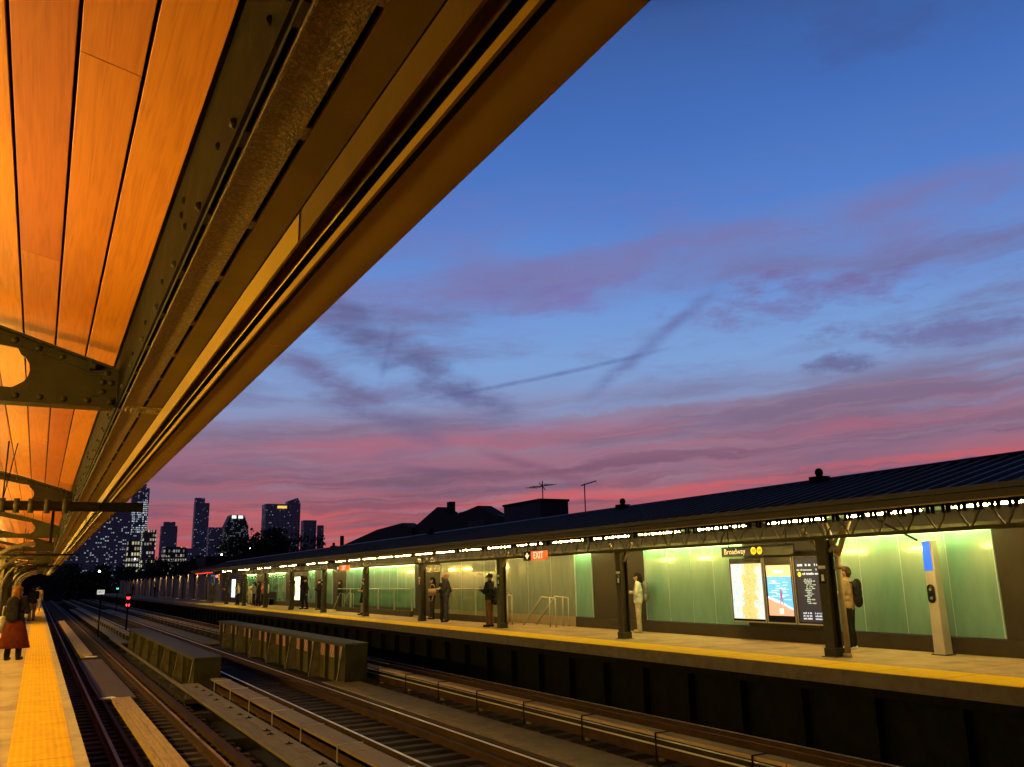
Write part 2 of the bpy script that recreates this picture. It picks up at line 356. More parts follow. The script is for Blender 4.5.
# ------------------------------------------------------------------ mesh helper
def world_loc(o):
    v = Vector((0, 0, 0))
    while o: v += o.location; o = o.parent
    return v
class MB:
    def __init__(s): s.v = []; s.f = []
    def add(s, vs, fs):
        k = len(s.v); s.v += [tuple(p) for p in vs]; s.f += [tuple(i+k for i in f) for f in fs]; return s
    def box(s, x0, x1, y0, y1, z0, z1):
        return s.add([(x0, y0, z0), (x1, y0, z0), (x1, y1, z0), (x0, y1, z0), (x0, y0, z1), (x1, y0, z1), (x1, y1, z1), (x0, y1, z1)],
                     [(3, 2, 1, 0), (4, 5, 6, 7), (0, 1, 5, 4), (1, 2, 6, 5), (2, 3, 7, 6), (3, 0, 4, 7)])
    def hexa(s, b, t):
        return s.add(list(b)+list(t), [(3, 2, 1, 0), (4, 5, 6, 7), (0, 1, 5, 4), (1, 2, 6, 5), (2, 3, 7, 6), (3, 0, 4, 7)])
    def prism_y(s, poly, y0, y1):
        n = len(poly)
        return s.add([(x, y0, z) for x, z in poly]+[(x, y1, z) for x, z in poly],
                     [tuple(range(n)), tuple(reversed(range(n, 2*n)))]+[(i, i+n, (i+1) % n+n, (i+1) % n) for i in range(n)])
    def prism_x(s, poly, x0, x1):
        n = len(poly)
        return s.add([(x0, y, z) for y, z in poly]+[(x1, y, z) for y, z in poly],
                     [tuple(reversed(range(n))), tuple(range(n, 2*n))]+[(i, (i+1) % n, (i+1) % n+n, i+n) for i in range(n)])
    def prism_z(s, poly, z0, z1):
        n = len(poly)
        return s.add([(x, y, z0) for x, y in poly]+[(x, y, z1) for x, y in poly],
                     [tuple(reversed(range(n))), tuple(range(n, 2*n))]+[(i, (i+1) % n, (i+1) % n+n, i+n) for i in range(n)])
    def tube(s, p0, p1, r0, r1=None, n=10, caps=True):
        r1 = r0 if r1 is None else r1
        p0, p1 = Vector(p0), Vector(p1); d = (p1-p0).normalized()
        a = d.orthogonal().normalized(); b = d.cross(a)
        vs = [p0+(a*math.cos(2*math.pi*i/n)+b*math.sin(2*math.pi*i/n))*r0 for i in range(n)]
        vs += [p1+(a*math.cos(2*math.pi*i/n)+b*math.sin(2*math.pi*i/n))*r1 for i in range(n)]
        fs = [(i, (i+1) % n, (i+1) % n+n, i+n) for i in range(n)]
        if caps: fs += [tuple(reversed(range(n))), tuple(range(n, 2*n))]
        return s.add(vs, fs)
    def path(s, pts, r, n=8):
        for a, b in zip(pts[:-1], pts[1:]): s.tube(a, b, r, None, n)
        return s
    def ball(s, c, r, nu=10, nv=7, sc=(1, 1, 1)):
        vs = [(c[0], c[1], c[2]-r*sc[2])]
        for j in range(1, nv):
            ph = -math.pi/2+math.pi*j/nv
            for i in range(nu):
                a = 2*math.pi*i/nu
                vs.append((c[0]+r*sc[0]*math.cos(ph)*math.cos(a), c[1]+r*sc[1]*math.cos(ph)*math.sin(a), c[2]+r*sc[2]*math.sin(ph)))
        vs.append((c[0], c[1], c[2]+r*sc[2])); L = len(vs)-1
        fs = [(0, 1+(i+1) % nu, 1+i) for i in range(nu)]
        for j in range(nv-2):
            for i in range(nu):
                a = 1+j*nu+i; b = 1+j*nu+(i+1) % nu; fs.append((a, b, b+nu, a+nu))
        k = 1+(nv-2)*nu
        fs += [(k+i, k+(i+1) % nu, L) for i in range(nu)]
        return s.add(vs, fs)
    def capsule(s, p0, r0, p1, r1):
        s.ball(p0, r0, 12, 8); s.ball(p1, r1, 12, 8); return s.tube(p0, p1, r0, r1, 12)
    def build(s, name, m, parent=None, smooth=False, bevel=0):
        me = bpy.data.meshes.new(name)
        o = Vector((0, 0, 0))
        if parent: o = world_loc(parent)
        me.from_pydata([(x-o.x, y-o.y, z-o.z) for x, y, z in s.v], [], s.f); me.update()
        if m: me.materials.append(m)
        if smooth: me.polygons.foreach_set('use_smooth', [True]*len(me.polygons))
        ob = bpy.data.objects.new(name, me); COL.objects.link(ob)
        if parent: ob.parent = parent
        if bevel:
            md = ob.modifiers.new('bevel', 'BEVEL'); md.width = bevel; md.segments = 2; md.limit_method = 'ANGLE'
        return ob
def tag(o, label, cat, group=None, kind=None):
    o['label'] = label; o['category'] = cat
    if group: o['group'] = group
    if kind: o['kind'] = kind
    return o
def thing(name, label, cat, loc, group=None):
    o = bpy.data.objects.new(name, None); COL.objects.link(o); o.location = loc; o.empty_display_size = .1
    return tag(o, label, cat, group)
def struct(name, mb, m, label=None):
    o = mb.build(name, m); o['kind'] = 'structure'
    if label: o['label'] = label
    return o
def copy_tree(o, parent=None):
    c = o.copy(); COL.objects.link(c)
    if parent: c.parent = parent
    for ch in o.children: copy_tree(ch, c)
    return c
def text_mesh(name, s, size, m, parent, loc, rot, align='LEFT'):
    cu = bpy.data.curves.new('text', 'FONT'); cu.body = s; cu.size = size; cu.align_x = align; cu.align_y = 'CENTER'; cu.extrude = .001
    tmp = bpy.data.objects.new('text', cu); COL.objects.link(tmp)
    dg = bpy.context.evaluated_depsgraph_get(); dg.update()
    me = bpy.data.meshes.new_from_object(tmp.evaluated_get(dg)); bpy.data.objects.remove(tmp)
    me.materials.clear(); me.materials.append(m); me.name = name
    ob = bpy.data.objects.new(name, me); COL.objects.link(ob); ob.parent = parent
    ob.location = Vector(loc)-world_loc(parent); ob.rotation_euler = rot
    return ob
FACE_W = (R(90), 0, R(-90))     # upright lettering that faces the tracks (towards -X)
ORD = ['first', 'second', 'third', 'fourth', 'fifth', 'sixth', 'seventh', 'eighth', 'ninth', 'tenth', 'eleventh', 'twelfth',
       'thirteenth', 'fourteenth', 'fifteenth', 'sixteenth', 'seventeenth', 'eighteenth', 'nineteenth', 'twentieth']

# ------------------------------------------------------------------ setting
struct('ground', MB().box(-5000, 5000, -600, 6000, -8.2, -8), M['ground'])
struct('track_deck', MB().box(.3, 12.3, -8, 240, -1.95, -1.75), M['deck'])
struct('platform', MB().box(-7, .45, -8, 220, -.35, 0).box(-7, .2, -8, 220, -1.75, -.35), M['concrete'])
struct('platform_edge', MB().box(.452, .57, -8, 220, -.30, .002), M['coping'])
struct('tactile_strip', MB().box(-.10, .45, -8, 82, .003, .010), M['tactile'])
struct('platform', MB().box(11.9, 18.5, -8, 220, -.22, 0), M['concrete'])
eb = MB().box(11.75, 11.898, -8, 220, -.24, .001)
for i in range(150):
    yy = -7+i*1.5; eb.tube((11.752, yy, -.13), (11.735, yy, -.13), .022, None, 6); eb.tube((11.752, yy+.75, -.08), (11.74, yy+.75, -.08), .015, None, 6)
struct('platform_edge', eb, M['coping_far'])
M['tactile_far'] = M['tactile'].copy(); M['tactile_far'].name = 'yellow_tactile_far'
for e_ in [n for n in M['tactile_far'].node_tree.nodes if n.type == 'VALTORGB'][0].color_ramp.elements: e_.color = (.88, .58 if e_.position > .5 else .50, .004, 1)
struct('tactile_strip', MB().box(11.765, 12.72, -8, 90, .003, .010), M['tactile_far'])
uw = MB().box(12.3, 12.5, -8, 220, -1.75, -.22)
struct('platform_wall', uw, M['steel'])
ws = MB()
for i in range(130): ws.box(12.12, 12.298, -7+i*1.55, -6.94+i*1.55, -1.75, -.224)
ws.box(12.02, 12.10, -8, 220, -.42, -.224)
struct('wall_stiffeners', ws, M['steel'])
# crosswise girders that carry the open deck
dg_ = MB()
for i in range(50): dg_.box(.6, 12.0, -6+i*4.2, -5.6+i*4.2, -1.74, -1.52)
struct('deck_beams', dg_, M['deck'])

# ------------------------------------------------------------------ tracks
def rail_mesh(x, top=-1.15):
    p = [(x-.075, top-.15), (x+.075, top-.15), (x+.075, top-.13), (x+.012, top-.11), (x+.012, top-.04), (x+.036, top-.03), (x+.036, top-.004),
         (x+.028, top), (x-.028, top), (x-.036, top-.004), (x-.036, top-.03), (x-.012, top-.04), (x-.012, top-.11), (x-.075, top-.13)]
    return MB().prism_y(p, -8, 230)
def track(label, x0, x1, rails, guards, tie0, tie1):
    t = thing('railway_track', label, 'track', ((x0+x1)/2, 20, -1.3), 'tracks between the two platforms')
    for x in rails:
        rl = rail_mesh(x).build('rail', M['railrust'], t)
        MB().box(x-.027, x+.027, -8, 230, -1.1490, -1.146).build('running_surface', M['rail'] if x0 < 2 else M['bright'], rl)
    for x, w, z in guards:
        MB().box(x-w/2, x+w/2, -8, 230, -1.299, z).build('guard_rail', M['railrust'], t)
    proto = None
    for i in range(100):
        y = 4+i*.56
        if proto is None:
            proto = MB().box(tie0, tie1, y-.11, y+.11, -1.50, -1.302).build('tie', M['tie'], t); y00 = y
            base = proto.location.copy()
        else:
            c = proto.copy(); COL.objects.link(c); c.location = base+Vector((random.uniform(-.03, .03), y-y00, random.uniform(-.006, 0)))
    rest = MB()
    for i in range(300):
        y = 60+i*.56
        if y > 225: break
        rest.box(tie0, tie1, y-.11, y+.11, -1.50, -1.302)
    for i in range(1, 21): rest.box(tie0, tie1, 4-i*.56-.11, 4-i*.56+.11, -1.50, -1.302)
    rest.build('tie_rows', M['tie'], t)['kind'] = 'stuff'
    return t
track('rusty track beside the near platform with yellow boards between its rails', .85, 3.45, (1.40, 2.85), ((1.70, .07, -1.17), (3.2, .16, -1.2)), .80, 3.5)
track('middle track between the two olive girders', 4.9, 7.6, (5.42, 6.98), ((6.62, .07, -1.17), (7.28, .14, -1.2)), 4.9, 7.5)
track('far track running below the edge of the opposite platform', 8.9, 11.6, (9.56, 11.0), ((10.7, .07, -1.17),), 8.75, 11.65)

def board(name, label, cat, x0, x1, y0, y1, z0, z1, m, group, n):
    t = thing(name, label, cat, ((x0+x1)/2, y0, z0), group)
    w = (x1-x0)/n
    for i in range(n):
        L = y0
        segs = []
        while L < y1-.01:
            e = min(y1, L+random.uniform(4.2, 5.2)) if y1-L > 6 else y1
            segs.append((L, e)); L = e
        b = MB()
        for a, e in segs: b.box(x0+i*w+.004, x0+(i+1)*w-.004, a+.006, e-.006, z0, z1+random.uniform(-.004, .004))
        b.build('board', m, t)
    return t
board('walkway_board', 'bright ribbed yellow boards between rails at the bottom of the photo', 'walkway', 1.86, 2.27, 5, 24.2, -1.18, -1.08, M['plank_y'], 'boards in the near track', 5)
board('walkway_board', 'yellow boards farther along the near track beyond the brown plate', 'walkway', 1.78, 2.22, 39.5, 82, -1.18, -1.08, M['plank_y'], 'boards in the near track', 4)
board('walkway_plate', 'flat brown plate between the two runs of yellow boards', 'walkway', 1.62, 2.48, 24.8, 38.6, -1.22, -1.17, M['plate'], 'boards in the near track', 9)
wk = board('catwalk', 'grey timber catwalk with dark clips ending at the nearer girder', 'catwalk', 3.60, 4.06, -4, 25.4, -1.06, -1.0, M['plank_g'], 'catwalks', 2)
for i in range(18):
    y = 6+i*1.07+random.uniform(-.45, .45); xc = 3.86+random.uniform(-.04, .04)
    MB().box(xc-.06, xc+.06, y-.015, y+.015, -.996, -.984).box(xc-.012, xc+.012, y-.012, y+.012, -.983, -.962).build('clip', M['black'], wk)
gt = thing('guard_timber', 'long pale edge timber running along the foot of the nearer girder', 'timber', (3.55, 20, -1.3))
MB().box(3.53, 3.57, -4, 50, -1.09, -1.03).build('side_plate', M['black'], gt); MB().box(3.50, 3.592, -4, 50, -1.029, -.975).build('top_timber', M['plank_g'], gt)
ct = board('catwalk', 'mossy yellow catwalk between the middle and far tracks before the second girder', 'catwalk', 7.42, 8.36, -4, 25.2, -1.30, -1.2, M['catwalk'], 'catwalks', 3)
board('catwalk', 'mossy yellow catwalk beyond the second girder between the middle and far tracks', 'catwalk', 7.42, 8.3, 45.5, 120, -1.30, -1.2, M['catwalk'], 'catwalks', 3)
board('catwalk', 'dim timber catwalk beyond the nearer girder', 'catwalk', 3.62, 4.1, 45.6, 120, -1.06, -1.0, M['plank_g'], 'catwalks', 2)

def third_rail(label, x0, x1, xr, side, yA, yB, zc):
    t = thing('third_rail', label, 'third rail', ((x0+x1)/2, 10, -1.3), 'covered third rails')
    MB().prism_y([(xr-.06, -1.24), (xr+.06, -1.24), (xr+.02, -1.2), (xr+.02, -1.1), (xr+.045, -1.08), (xr+.045, -1.05), (xr-.045, -1.05), (xr-.045, -1.08), (xr-.02, -1.1), (xr-.02, -1.2)], yA, yB).build('power_rail', M['railrust'], t)
    MB().box(xr-.049, xr-.0455, yA, yB, -1.078, -1.052).build('contact_edge', M['bright'], t)
    y = yA
    cv = MB()
    while y < yB:
        e = min(yB, y+4.3); cv.box(x0, x1, y+.01, e-.01, zc-.05, zc); y = e
    cv.build('cover_board', M['cover'] if side > 0 else M['cover_o'], t)
    MB().box(x0+.03*side if side > 0 else x1-.03, (x0+.03 if side > 0 else x1-.03+.03), yA, yB, zc-(.12 if side > 0 else .09), zc-.052).build('cover_lip', M['steel'], t)
    y = yA+.6; i = 0
    while y < yB and i < 45:
        k = MB().box(x0-.03, x1+.015, y-.014, y+.014, zc+.002, zc+.014).box(x0-.034, x0-.018, y-.014, y+.014, -1.3, zc+.001)
        k.build('bracket', M['stainless'] if side > 0 else M['black'], t)
        MB().tube((xr, y, -1.3), (xr, y, -1.24), .06, .05, 8).build('insulator', M['cover'], t)
        y += 2.15; i += 1
    return t
third_rail('third rail under a grey cover board with thin hoops left of the middle track', 4.36, 4.74, 4.56, 1, -4, 25.3, -.90)
M['cover_o'] = mat('orange_cover_board', (.42, .25, .11), .7, .2, 8, .3, 30, stretch=(2, .2, 1), dark=(.2, .12, .06), dscale=4, damt=.5)
third_rail('third rail under a pale orange cover board beside the far track', 8.90, 9.16, 8.99, -1, -4, 140, -.88)
third_rail('third rail under a dim cover board beyond the nearer girder', 4.36, 4.74, 4.56, 1, 46, 120, -.90)

M['gusset'] = mat('lit_gusset', (.17, .14, .08), .6, .3, 5)  # paler tone holds the warm light the gussets catch
M['webshade'] = mat('shaded_web', (.022, .02, .010), .6, .3, 2.5, .3, 20, dark=(.03, .014, .007), dscale=3, damt=.6, spec=.02)  # near-black copy puts the shade of the bays into the web colour
M['weblit'] = mat('lit_web', (.085, .078, .030), .6, .3, 2.5, .3, 20, dark=(.10, .045, .018), dscale=3, damt=.6, spec=.03)  # paler copy puts lamp light into the web and stiffener colour
def plate_girder(label, x0, x1, y0, y1, z0, z1, hazard, rec):
    t = thing('plate_girder', label, 'girder', ((x0+x1)/2, y0, z0), 'olive plate girders between the tracks')
    MB().box(x0+rec, x0+rec+.04, y0+.03, y1, z0, z1-.03).build('web_plate', M['weblit'] if rec < .3 else M['webshade'], t)
    MB().box(x0-.02, x1+.02, y0-.015, y1+.02, z1-.028, z1).box(x0+.01, x1-.01, y0+.02, y1-.02, z1-.10, z1-.030).build('top_flange', M['cap'], t, bevel=.004)
    e = MB().box(x0, x1, y0, y0+.026, z0, z1-.032)
    for j in range(7):
        for xx in (x0+.06, x1-.06): e.ball((xx, y0-.002, z0+.12+j*.15), .016, 6, 4)
    e.build('end_plate', M['girder'], t)
    MB().box(x0-.2, x1, y0+.03, y1, z0-.10, z0-.002).build('bottom_flange', M['girder'], t)
    n = int((y1-y0)/1.0)
    for i in range(n+1):
        y = y0+.36+i*(y1-y0-.5)/n
        g = MB(); xw = x0+rec-.002
        if i % 3 == 0:   # sloping gusset plate
            g.add([(xw, y-.012, z0), (x0-.14, y-.012, z0), (x0+.02, y-.012, z1-.104), (xw, y-.012, z1-.104),
                   (xw, y+.012, z0), (x0-.14, y+.012, z0), (x0+.02, y+.012, z1-.104), (xw, y+.012, z1-.104)],
                  [(0, 1, 2, 3), (7, 6, 5, 4), (0, 4, 5, 1), (1, 5, 6, 2), (2, 6, 7, 3), (3, 7, 4, 0)])
            g.hexa([(x0-.145, y-.04, z0), (x0-.135, y-.04, z0), (x0-.135, y+.04, z0), (x0-.145, y+.04, z0)],
                   [(x0+.012, y-.04, z1-.104), (x0+.022, y-.04, z1-.104), (x0+.022, y+.04, z1-.104), (x0+.012, y+.04, z1-.104)])
            g.build('gusset', M['gusset'], t)
        else:
            sx = x0+.03 if rec > .3 else xw-.10
            g.box(sx, xw, y-.008, y+.008, z0, z1-.104).box(sx-.008, sx-.0005, y-.035, y+.035, z0, z1-.104); g.build('stiffener', M['weblit'], t)
        if hazard(i, n):
            MB().box(x0+rec-.02, x0+rec-.006, y+.14, y+.78, z1-.50, z1-.13).build('hazard_panel', M['hazard'], t)
    return t
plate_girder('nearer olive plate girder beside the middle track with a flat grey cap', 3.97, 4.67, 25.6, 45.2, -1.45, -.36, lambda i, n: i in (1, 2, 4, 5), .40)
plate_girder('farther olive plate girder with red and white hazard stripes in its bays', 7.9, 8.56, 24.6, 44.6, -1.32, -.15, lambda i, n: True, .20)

for lab, x, y in (('crumpled white paper scrap at the end of the farther yellow boards', 2.1, 38.9), ('small pale scrap beside the start of the nearer yellow boards', 1.78, 24.5)):
    b = MB()
    for i in range(5): b.ball((x+random.uniform(-.16, .16), y+random.uniform(-.1, .1), -1.13+random.uniform(0, .03)), .07, 6, 4, (1.5, 1, .45))
    tag(b.build('paper_scrap', M['white']), lab, 'scrap', 'scraps between the rails')
# ------------------------------------------------------------------ near canopy
can = thing('platform_canopy', 'timber lined near platform canopy with olive girders and ochre gutter filling the upper left', 'canopy', (.5, 40, 2.6))
ceil_z = lambda x: 3.05+.22*(.34-x)
YE = 86
PITCH = .181
for k in range(13):
    xa = .335-(k+1)*PITCH; xb = xa+PITCH-.011
    y = -7+random.uniform(0, 3)
    joints = [-8]
    if k == 1: joints += [-1.3, 2.53, 6.4, 11.2, 16.6]
    else:
        yy = random.uniform(-4, 1)
        for _ in range(4): joints.append(yy); yy += random.uniform(4.6, 6.4)
    joints = [j for j in joints] + [24+random.uniform(-2, 2), YE]
    joints = sorted(set(joints))
    for a, b in zip(joints[:-1], joints[1:]):
        za, zb = ceil_z(xa), ceil_z(xb)
        MB().hexa([(xa, a+.001, za), (xb, a+.001, zb), (xb, b-.001, zb), (xa, b-.001, za)],
                  [(xa, a+.001, za+.02), (xb, a+.001, zb+.02), (xb, b-.001, zb+.02), (xa, b-.001, za+.02)]).build('plank', M['wood'], can, bevel=.002)
MB().hexa([(-2.2, -8, ceil_z(-2.2)+.04), (.33, -8, ceil_z(.33)+.04), (.33, YE, ceil_z(.33)+.04), (-2.2, YE, ceil_z(-2.2)+.04)],
          [(-2.2, -8, ceil_z(-2.2)+.06), (.33, -8, ceil_z(.33)+.06), (.33, YE, ceil_z(.33)+.06), (-2.2, YE, ceil_z(-2.2)+.06)]).build('ceiling_backing', M['black'], can)
MB().hexa([(-7, -8, 4.4), (.876, -8, 3.12), (.876, YE, 3.12), (-7, YE, 4.4)], [(-7, -8, 4.45), (.885, -8, 3.17), (.885, YE, 3.17), (-7, YE, 4.45)]).build('roof_sheet', M['roof'], can)
MB().box(-7, -6.95, -8, YE, 0, 4.4).build('back_wall', M['windscreen'], can)
MB().hexa([(-7, -8, 3.6), (-2.3, -8, 3.62), (-2.3, YE, 3.62), (-7, YE, 3.6)], [(-7, -8, 3.66), (-2.3, -8, 3.68), (-2.3, YE, 3.68), (-7, YE, 3.66)]).build('inner_ceiling', M['wood'], can)
g = MB().box(.341, .352, -8, YE, 2.712, 3.06)
for y in [(-7+i*.62) for i in range(150)]: g.ball((.342, y, 2.80), .013, 7, 5); 
for y in [(-6.9+i*3.3) for i in range(28)]:
    g.ball((.342, y, 2.93), .014, 7, 5); g.ball((.342, y+.04, 2.89), .014, 7, 5)
g.build('girder_web', M['weblive'], can)
a = MB().box(.353, .356, -8, YE, 2.70, 2.77).box(.3425, .3525, -8, YE, 2.760, 2.772)
for i in range(170):
    y = -7.3+i*.55
    a.box(.356, .372, y-.045, y+.045, 2.703, 2.715); a.ball((.338, y, 2.742), .015, 8, 6); a.tube((.325, y, 2.742), (.35, y, 2.742), .009, None, 6)
a.build('bolted_angle', M['olive'], can, smooth=False)
MB().box(.373, .486, -8, YE, 2.70, 2.716).box(.373, .379, -8, YE, 2.693, 2.699).build('bottom_flange', M['peeling'], can)
MB().box(.505, .600, -8, YE, 2.702, 2.716).build('outer_flange', M['brown'], can)
lac = MB()
for i in range(150):
    y = -1+i*.59+random.uniform(-.03, .03); b = MB() if i < 70 else lac
    b.box(.486, .505, y, y+.05+.02*random.random(), 2.704, 2.713)
    if i < 70: b.build('lacing_batten', M['peeling'], can)
lac.build('lacing_rows', M['peeling'], can)['kind'] = 'stuff'
MB().box(.380, .600, -8, YE, 2.86, 2.87).build('girder_lining', M['black'], can)
for i in range(10):
    yb = 5.85+8.1*i
    fl = MB().box(.371, .606, yb-.13, yb+.05, 2.690, 2.699)
    for xx in (.40, .43, .46, .53, .56, .585):
        for dy in (-.09, -.03): fl.ball((xx, yb+dy, 2.690), .010, 6, 4)
    fl.build('splice_plate', M['peeling'], can)
MB().box(.6015, .6065, -8, YE, 2.7015, 2.93).build('light_gap_filler', M['black'], can)  # black filler added to stop lamp light leaking through the slit
MB().box(.604, .612, -8, 2.4, 2.60, 2.70).build('gutter_lip', M['dimlip'], can)
MB().box(.600, .608, 2.41, 15.2, 2.60, 2.692).box(.600, .608, 15.55, YE, 2.60, 2.692).build('gutter_lip', M['lip'], can)
MB().box(.622, .84, -8, YE, 2.93, 2.94).build('gutter_dark_top', M['black'], can)  # black plate closing the top so the unlit gap stays dark
MB().box(.6685, .677, -8, YE, 2.562, 2.588).build('gutter_trim', M['lip'], can)
MB().box(.690, .7195, -8, YE, 2.597, 2.66).build('dark_filler_bar', M['black'], can)  # solid black bar added to block light and draw a dark band
y = -8.6
while y < YE:
    e = min(YE, y+3.05); MB().box(.72, .872, y+.0025, e-.0025, 2.60, 3.02).build('fascia_panel', M['fascia'], can); y = e

def bracket_mesh():
    """curved-hole bracket plate in the XZ plane (local y = 0)"""
    top = lambda x: 2.945+.31*(.34-x) if x > -.34 else 3.156+.222*(-.34-x)
    outer = [(.338, 2.706), (.338, 2.93), (.25, 2.962), (-.34, top(-.34)-.012), (-2.1, top(-2.1)-.012), (-2.1, 2.706)]
    hole = []
    hx, r0 = -.155, .09
    hole.append((-1.95, top(-1.95)-.10)); hole.append((-.34, top(-.34)-.105)); hole.append((hx-.075, top(hx-.075)-.085))
    for i in range(7):
        an = R(70-i*23); hole.append((hx-.085+.085*math.cos(an), 2.905+.10*math.sin(an)))
    hole.append((hx-.085, 2.79)); hole.append((-1.95, 2.79))
    bm = bmesh.new()
    def loop(p):
        vs = [bm.verts.new((x, 0, z)) for x, z in p]
        return [bm.edges.new((vs[i], vs[(i+1) % len(vs)])) for i in range(len(vs))]
    es = loop(outer)+loop(hole)
    bmesh.ops.triangle_fill(bm, use_beauty=True, edges=es)
    r = bmesh.ops.extrude_face_region(bm, geom=bm.faces[:])
    bmesh.ops.translate(bm, vec=(0, .014, 0), verts=[v for v in r['geom'] if isinstance(v, bmesh.types.BMVert)])
    for x, z in [(.30-i*.13, 2.737) for i in range(14)]+[(.27-i*.13, top(.27-i*.13)-.045) for i in range(14) if i != 1]+[(.30, 2.86), (.25, 2.80), (.25, 2.86), (.22, 2.975), (.18, 2.99)]:
        bmesh.ops.create_uvsphere(bm, u_segments=8, v_segments=6, radius=.020, matrix=Matrix.Translation((x, -.013, z)))
    bmesh.ops.recalc_face_normals(bm, faces=bm.faces[:])
    me = bpy.data.meshes.new('bracket'); bm.to_mesh(me); bm.free(); me.materials.append(M['olive'])
    return me, top
BR, TOPF = bracket_mesh()
fb = MB()
xs = [.335, .25, 0, -.34, -1.2, -2.1]
for xa, xb in zip(xs[:-1], xs[1:]):
    fb.hexa([(xb, -.065, TOPF(xb)-.012), (xa, -.065, TOPF(xa)-.012), (xa, .075, TOPF(xa)-.012), (xb, .075, TOPF(xb)-.012)],
            [(xb, -.065, TOPF(xb)), (xa, -.065, TOPF(xa)), (xa, .075, TOPF(xa)), (xb, .075, TOPF(xb))])
    fb.hexa([(xb, -.012, TOPF(xb)-.07), (xa, -.012, TOPF(xa)-.07), (xa, -.001, TOPF(xa)-.07), (xb, -.001, TOPF(xb)-.07)],
            [(xb, -.012, TOPF(xb)-.013), (xa, -.012, TOPF(xa)-.013), (xa, -.001, TOPF(xa)-.013), (xb, -.001, TOPF(xb)-.013)])
fb.box(-2.1, .325, -.065, .075, 2.692, 2.705).box(-2.1, .32, -.012, -.001, 2.706, 2.765)
fb.box(.20, .337, -.013, -.001, 2.768, 2.90); fb.box(.17, .2, -.08, -.005, 2.93, 2.96)
FBm = fb.build('flange', M['olive']).data; bpy.data.objects.remove(bpy.data.objects['flange'])
base = world_loc(can)
for i in range(10):
    o = bpy.data.objects.new('bracket', BR); COL.objects.link(o); o.parent = can; o.location = Vector((0, 5.85+8.1*i, 0))-base
    c = bpy.data.objects.new('flange', FBm); COL.objects.link(c); c.parent = o

def cross_pipe(label, y, z, r, xr, thin):
    t = thing('cross_pipe', label, 'pipe', (0, y, z), 'pipes crossing under the near canopy')
    p = MB().tube((-3, y, z), (.56, y, z), r, None, 14)
    if not thin:
        for x in (-.42, -.28, -.14, .02, .2): p.tube((x-.03, y, z), (x+.03, y, z), r*1.5, None, 14)
    p.build('pipe', M['olive'], t, True)
    MB().box(.562, xr, y-r*.9, y+r*.9, z-r*.9, z+r*.95).build('outrigger', M['black'], t, bevel=.006)
    hb = MB()
    for x in (-.42,):
        hb.tube((x, y, z+r), (x, y, ceil_z(x)), .008, None, 6); hb.tube((x, y, z+r), (x+.09, y, ceil_z(x)), .006, None, 6)
    hb.build('hanger_rod', M['black'], t)
    return t
cross_pipe('thick pipe with couplings hung across the near canopy, its dark end below the gutter', 11.0, 2.50, .055, 1.02, False)
cross_pipe('thin pipe crossing under the near canopy farther along', 27.5, 2.50, .028, .98, True)
cross_pipe('faint pipe crossing under the near canopy beyond the thin one', 41, 2.48, .03, .95, True)
t = thing('strut', 'short vertical strut hanging below the near canopy girder', 'strut', (.12, 15, 2.3))
MB().box(.10, .14, 14.9, 14.96, 2.28, 2.80).build('bar', M['black'], t); MB().box(.07, .17, 14.85, 15.0, 2.26, 2.28).build('foot', M['black'], t)

# columns with curved knee braces, out to the end of the near canopy
cproto = thing('canopy_column', 'x', 'column', (0, 0, 0), 'near platform canopy columns')
MB().box(-.10, .10, -.012, .012, .012, 2.94).box(-.11, .11, -.10, -.085, .012, 2.94).box(-.11, .11, .085, .10, .012, 2.94).build('shaft', M['column'], cproto)
MB().box(-.2, .2, -.2, .2, 0, .010).box(-.16, .16, -.15, -.102, .012, .06).build('base_plate', M['olive'], cproto)
kb = MB(); pts = [(.12+1.1*(1-math.cos(R(a))), 0, 1.75+.95*math.sin(R(a))) for a in range(0, 91, 15)]
kb.path(pts, .05, 8); kb.build('knee_brace', M['column'], cproto)
for i in range(8):
    c = cproto if i == 0 else copy_tree(cproto)
    c.location = (-1.35, 29.9+8.1*i-5.0, 0)
    c['label'] = 'tan column with curved knee brace under the near canopy, %s from the camera' % ORD[i]

# tube lamps under the near canopy
M['nlamp'] = emat('near_lamp_tube', NEAR_LAMP, NEAR_POWER)
lproto = thing('tube_lamp', 'x', 'lamp', (0, 0, 0), 'near canopy tube lamps')
MB().tube((0, -.62, 0), (0, .62, 0), .04, None, 10).build('tube', M['nlamp'], lproto, True)
MB().box(-.05, .05, -.7, .7, .05, .085).build('housing', M['tan'], lproto)
MB().tube((0, -.5, .085), (0, -.5, .98), .008, None, 6).tube((0, .5, .085), (0, .5, .98), .008, None, 6).build('hanger', M['black'], lproto)
for i in range(24):
    c = lproto if i == 0 else copy_tree(lproto)
    c.location = (-1.95, 3.6+i*3.4, 2.42)
    c['label'] = 'warm tube lamp hung under the near canopy planks, %s from the camera end' % (ORD[i] if i < 20 else ['twenty first', 'twenty second', 'twenty third', 'twenty fourth'][i-20])

# stair shed on the near platform far to the left
t = thing('stair_shed', 'dim tan stair shed with blue sign on the near platform beyond the standing woman', 'shed', (-2.2, 50, 0))
MB().box(-3.6, -1.75, 46, 60, .0, 2.9).build('wall', M['windscreen'], t)
MB().box(-2.5, -1.95, 45.93, 45.995, .1, 1.2).build('door', M['black'], t)
MB().box(-2.4, -1.85, 45.9, 45.99, 1.75, 2.05).build('sign_plate', emat('blue_sign', (.35, .5, .8), .5), t)
MB().box(-2.3, -1.95, 45.89, 45.9, 1.83, 1.97).build('sign_face', M['white'], t)

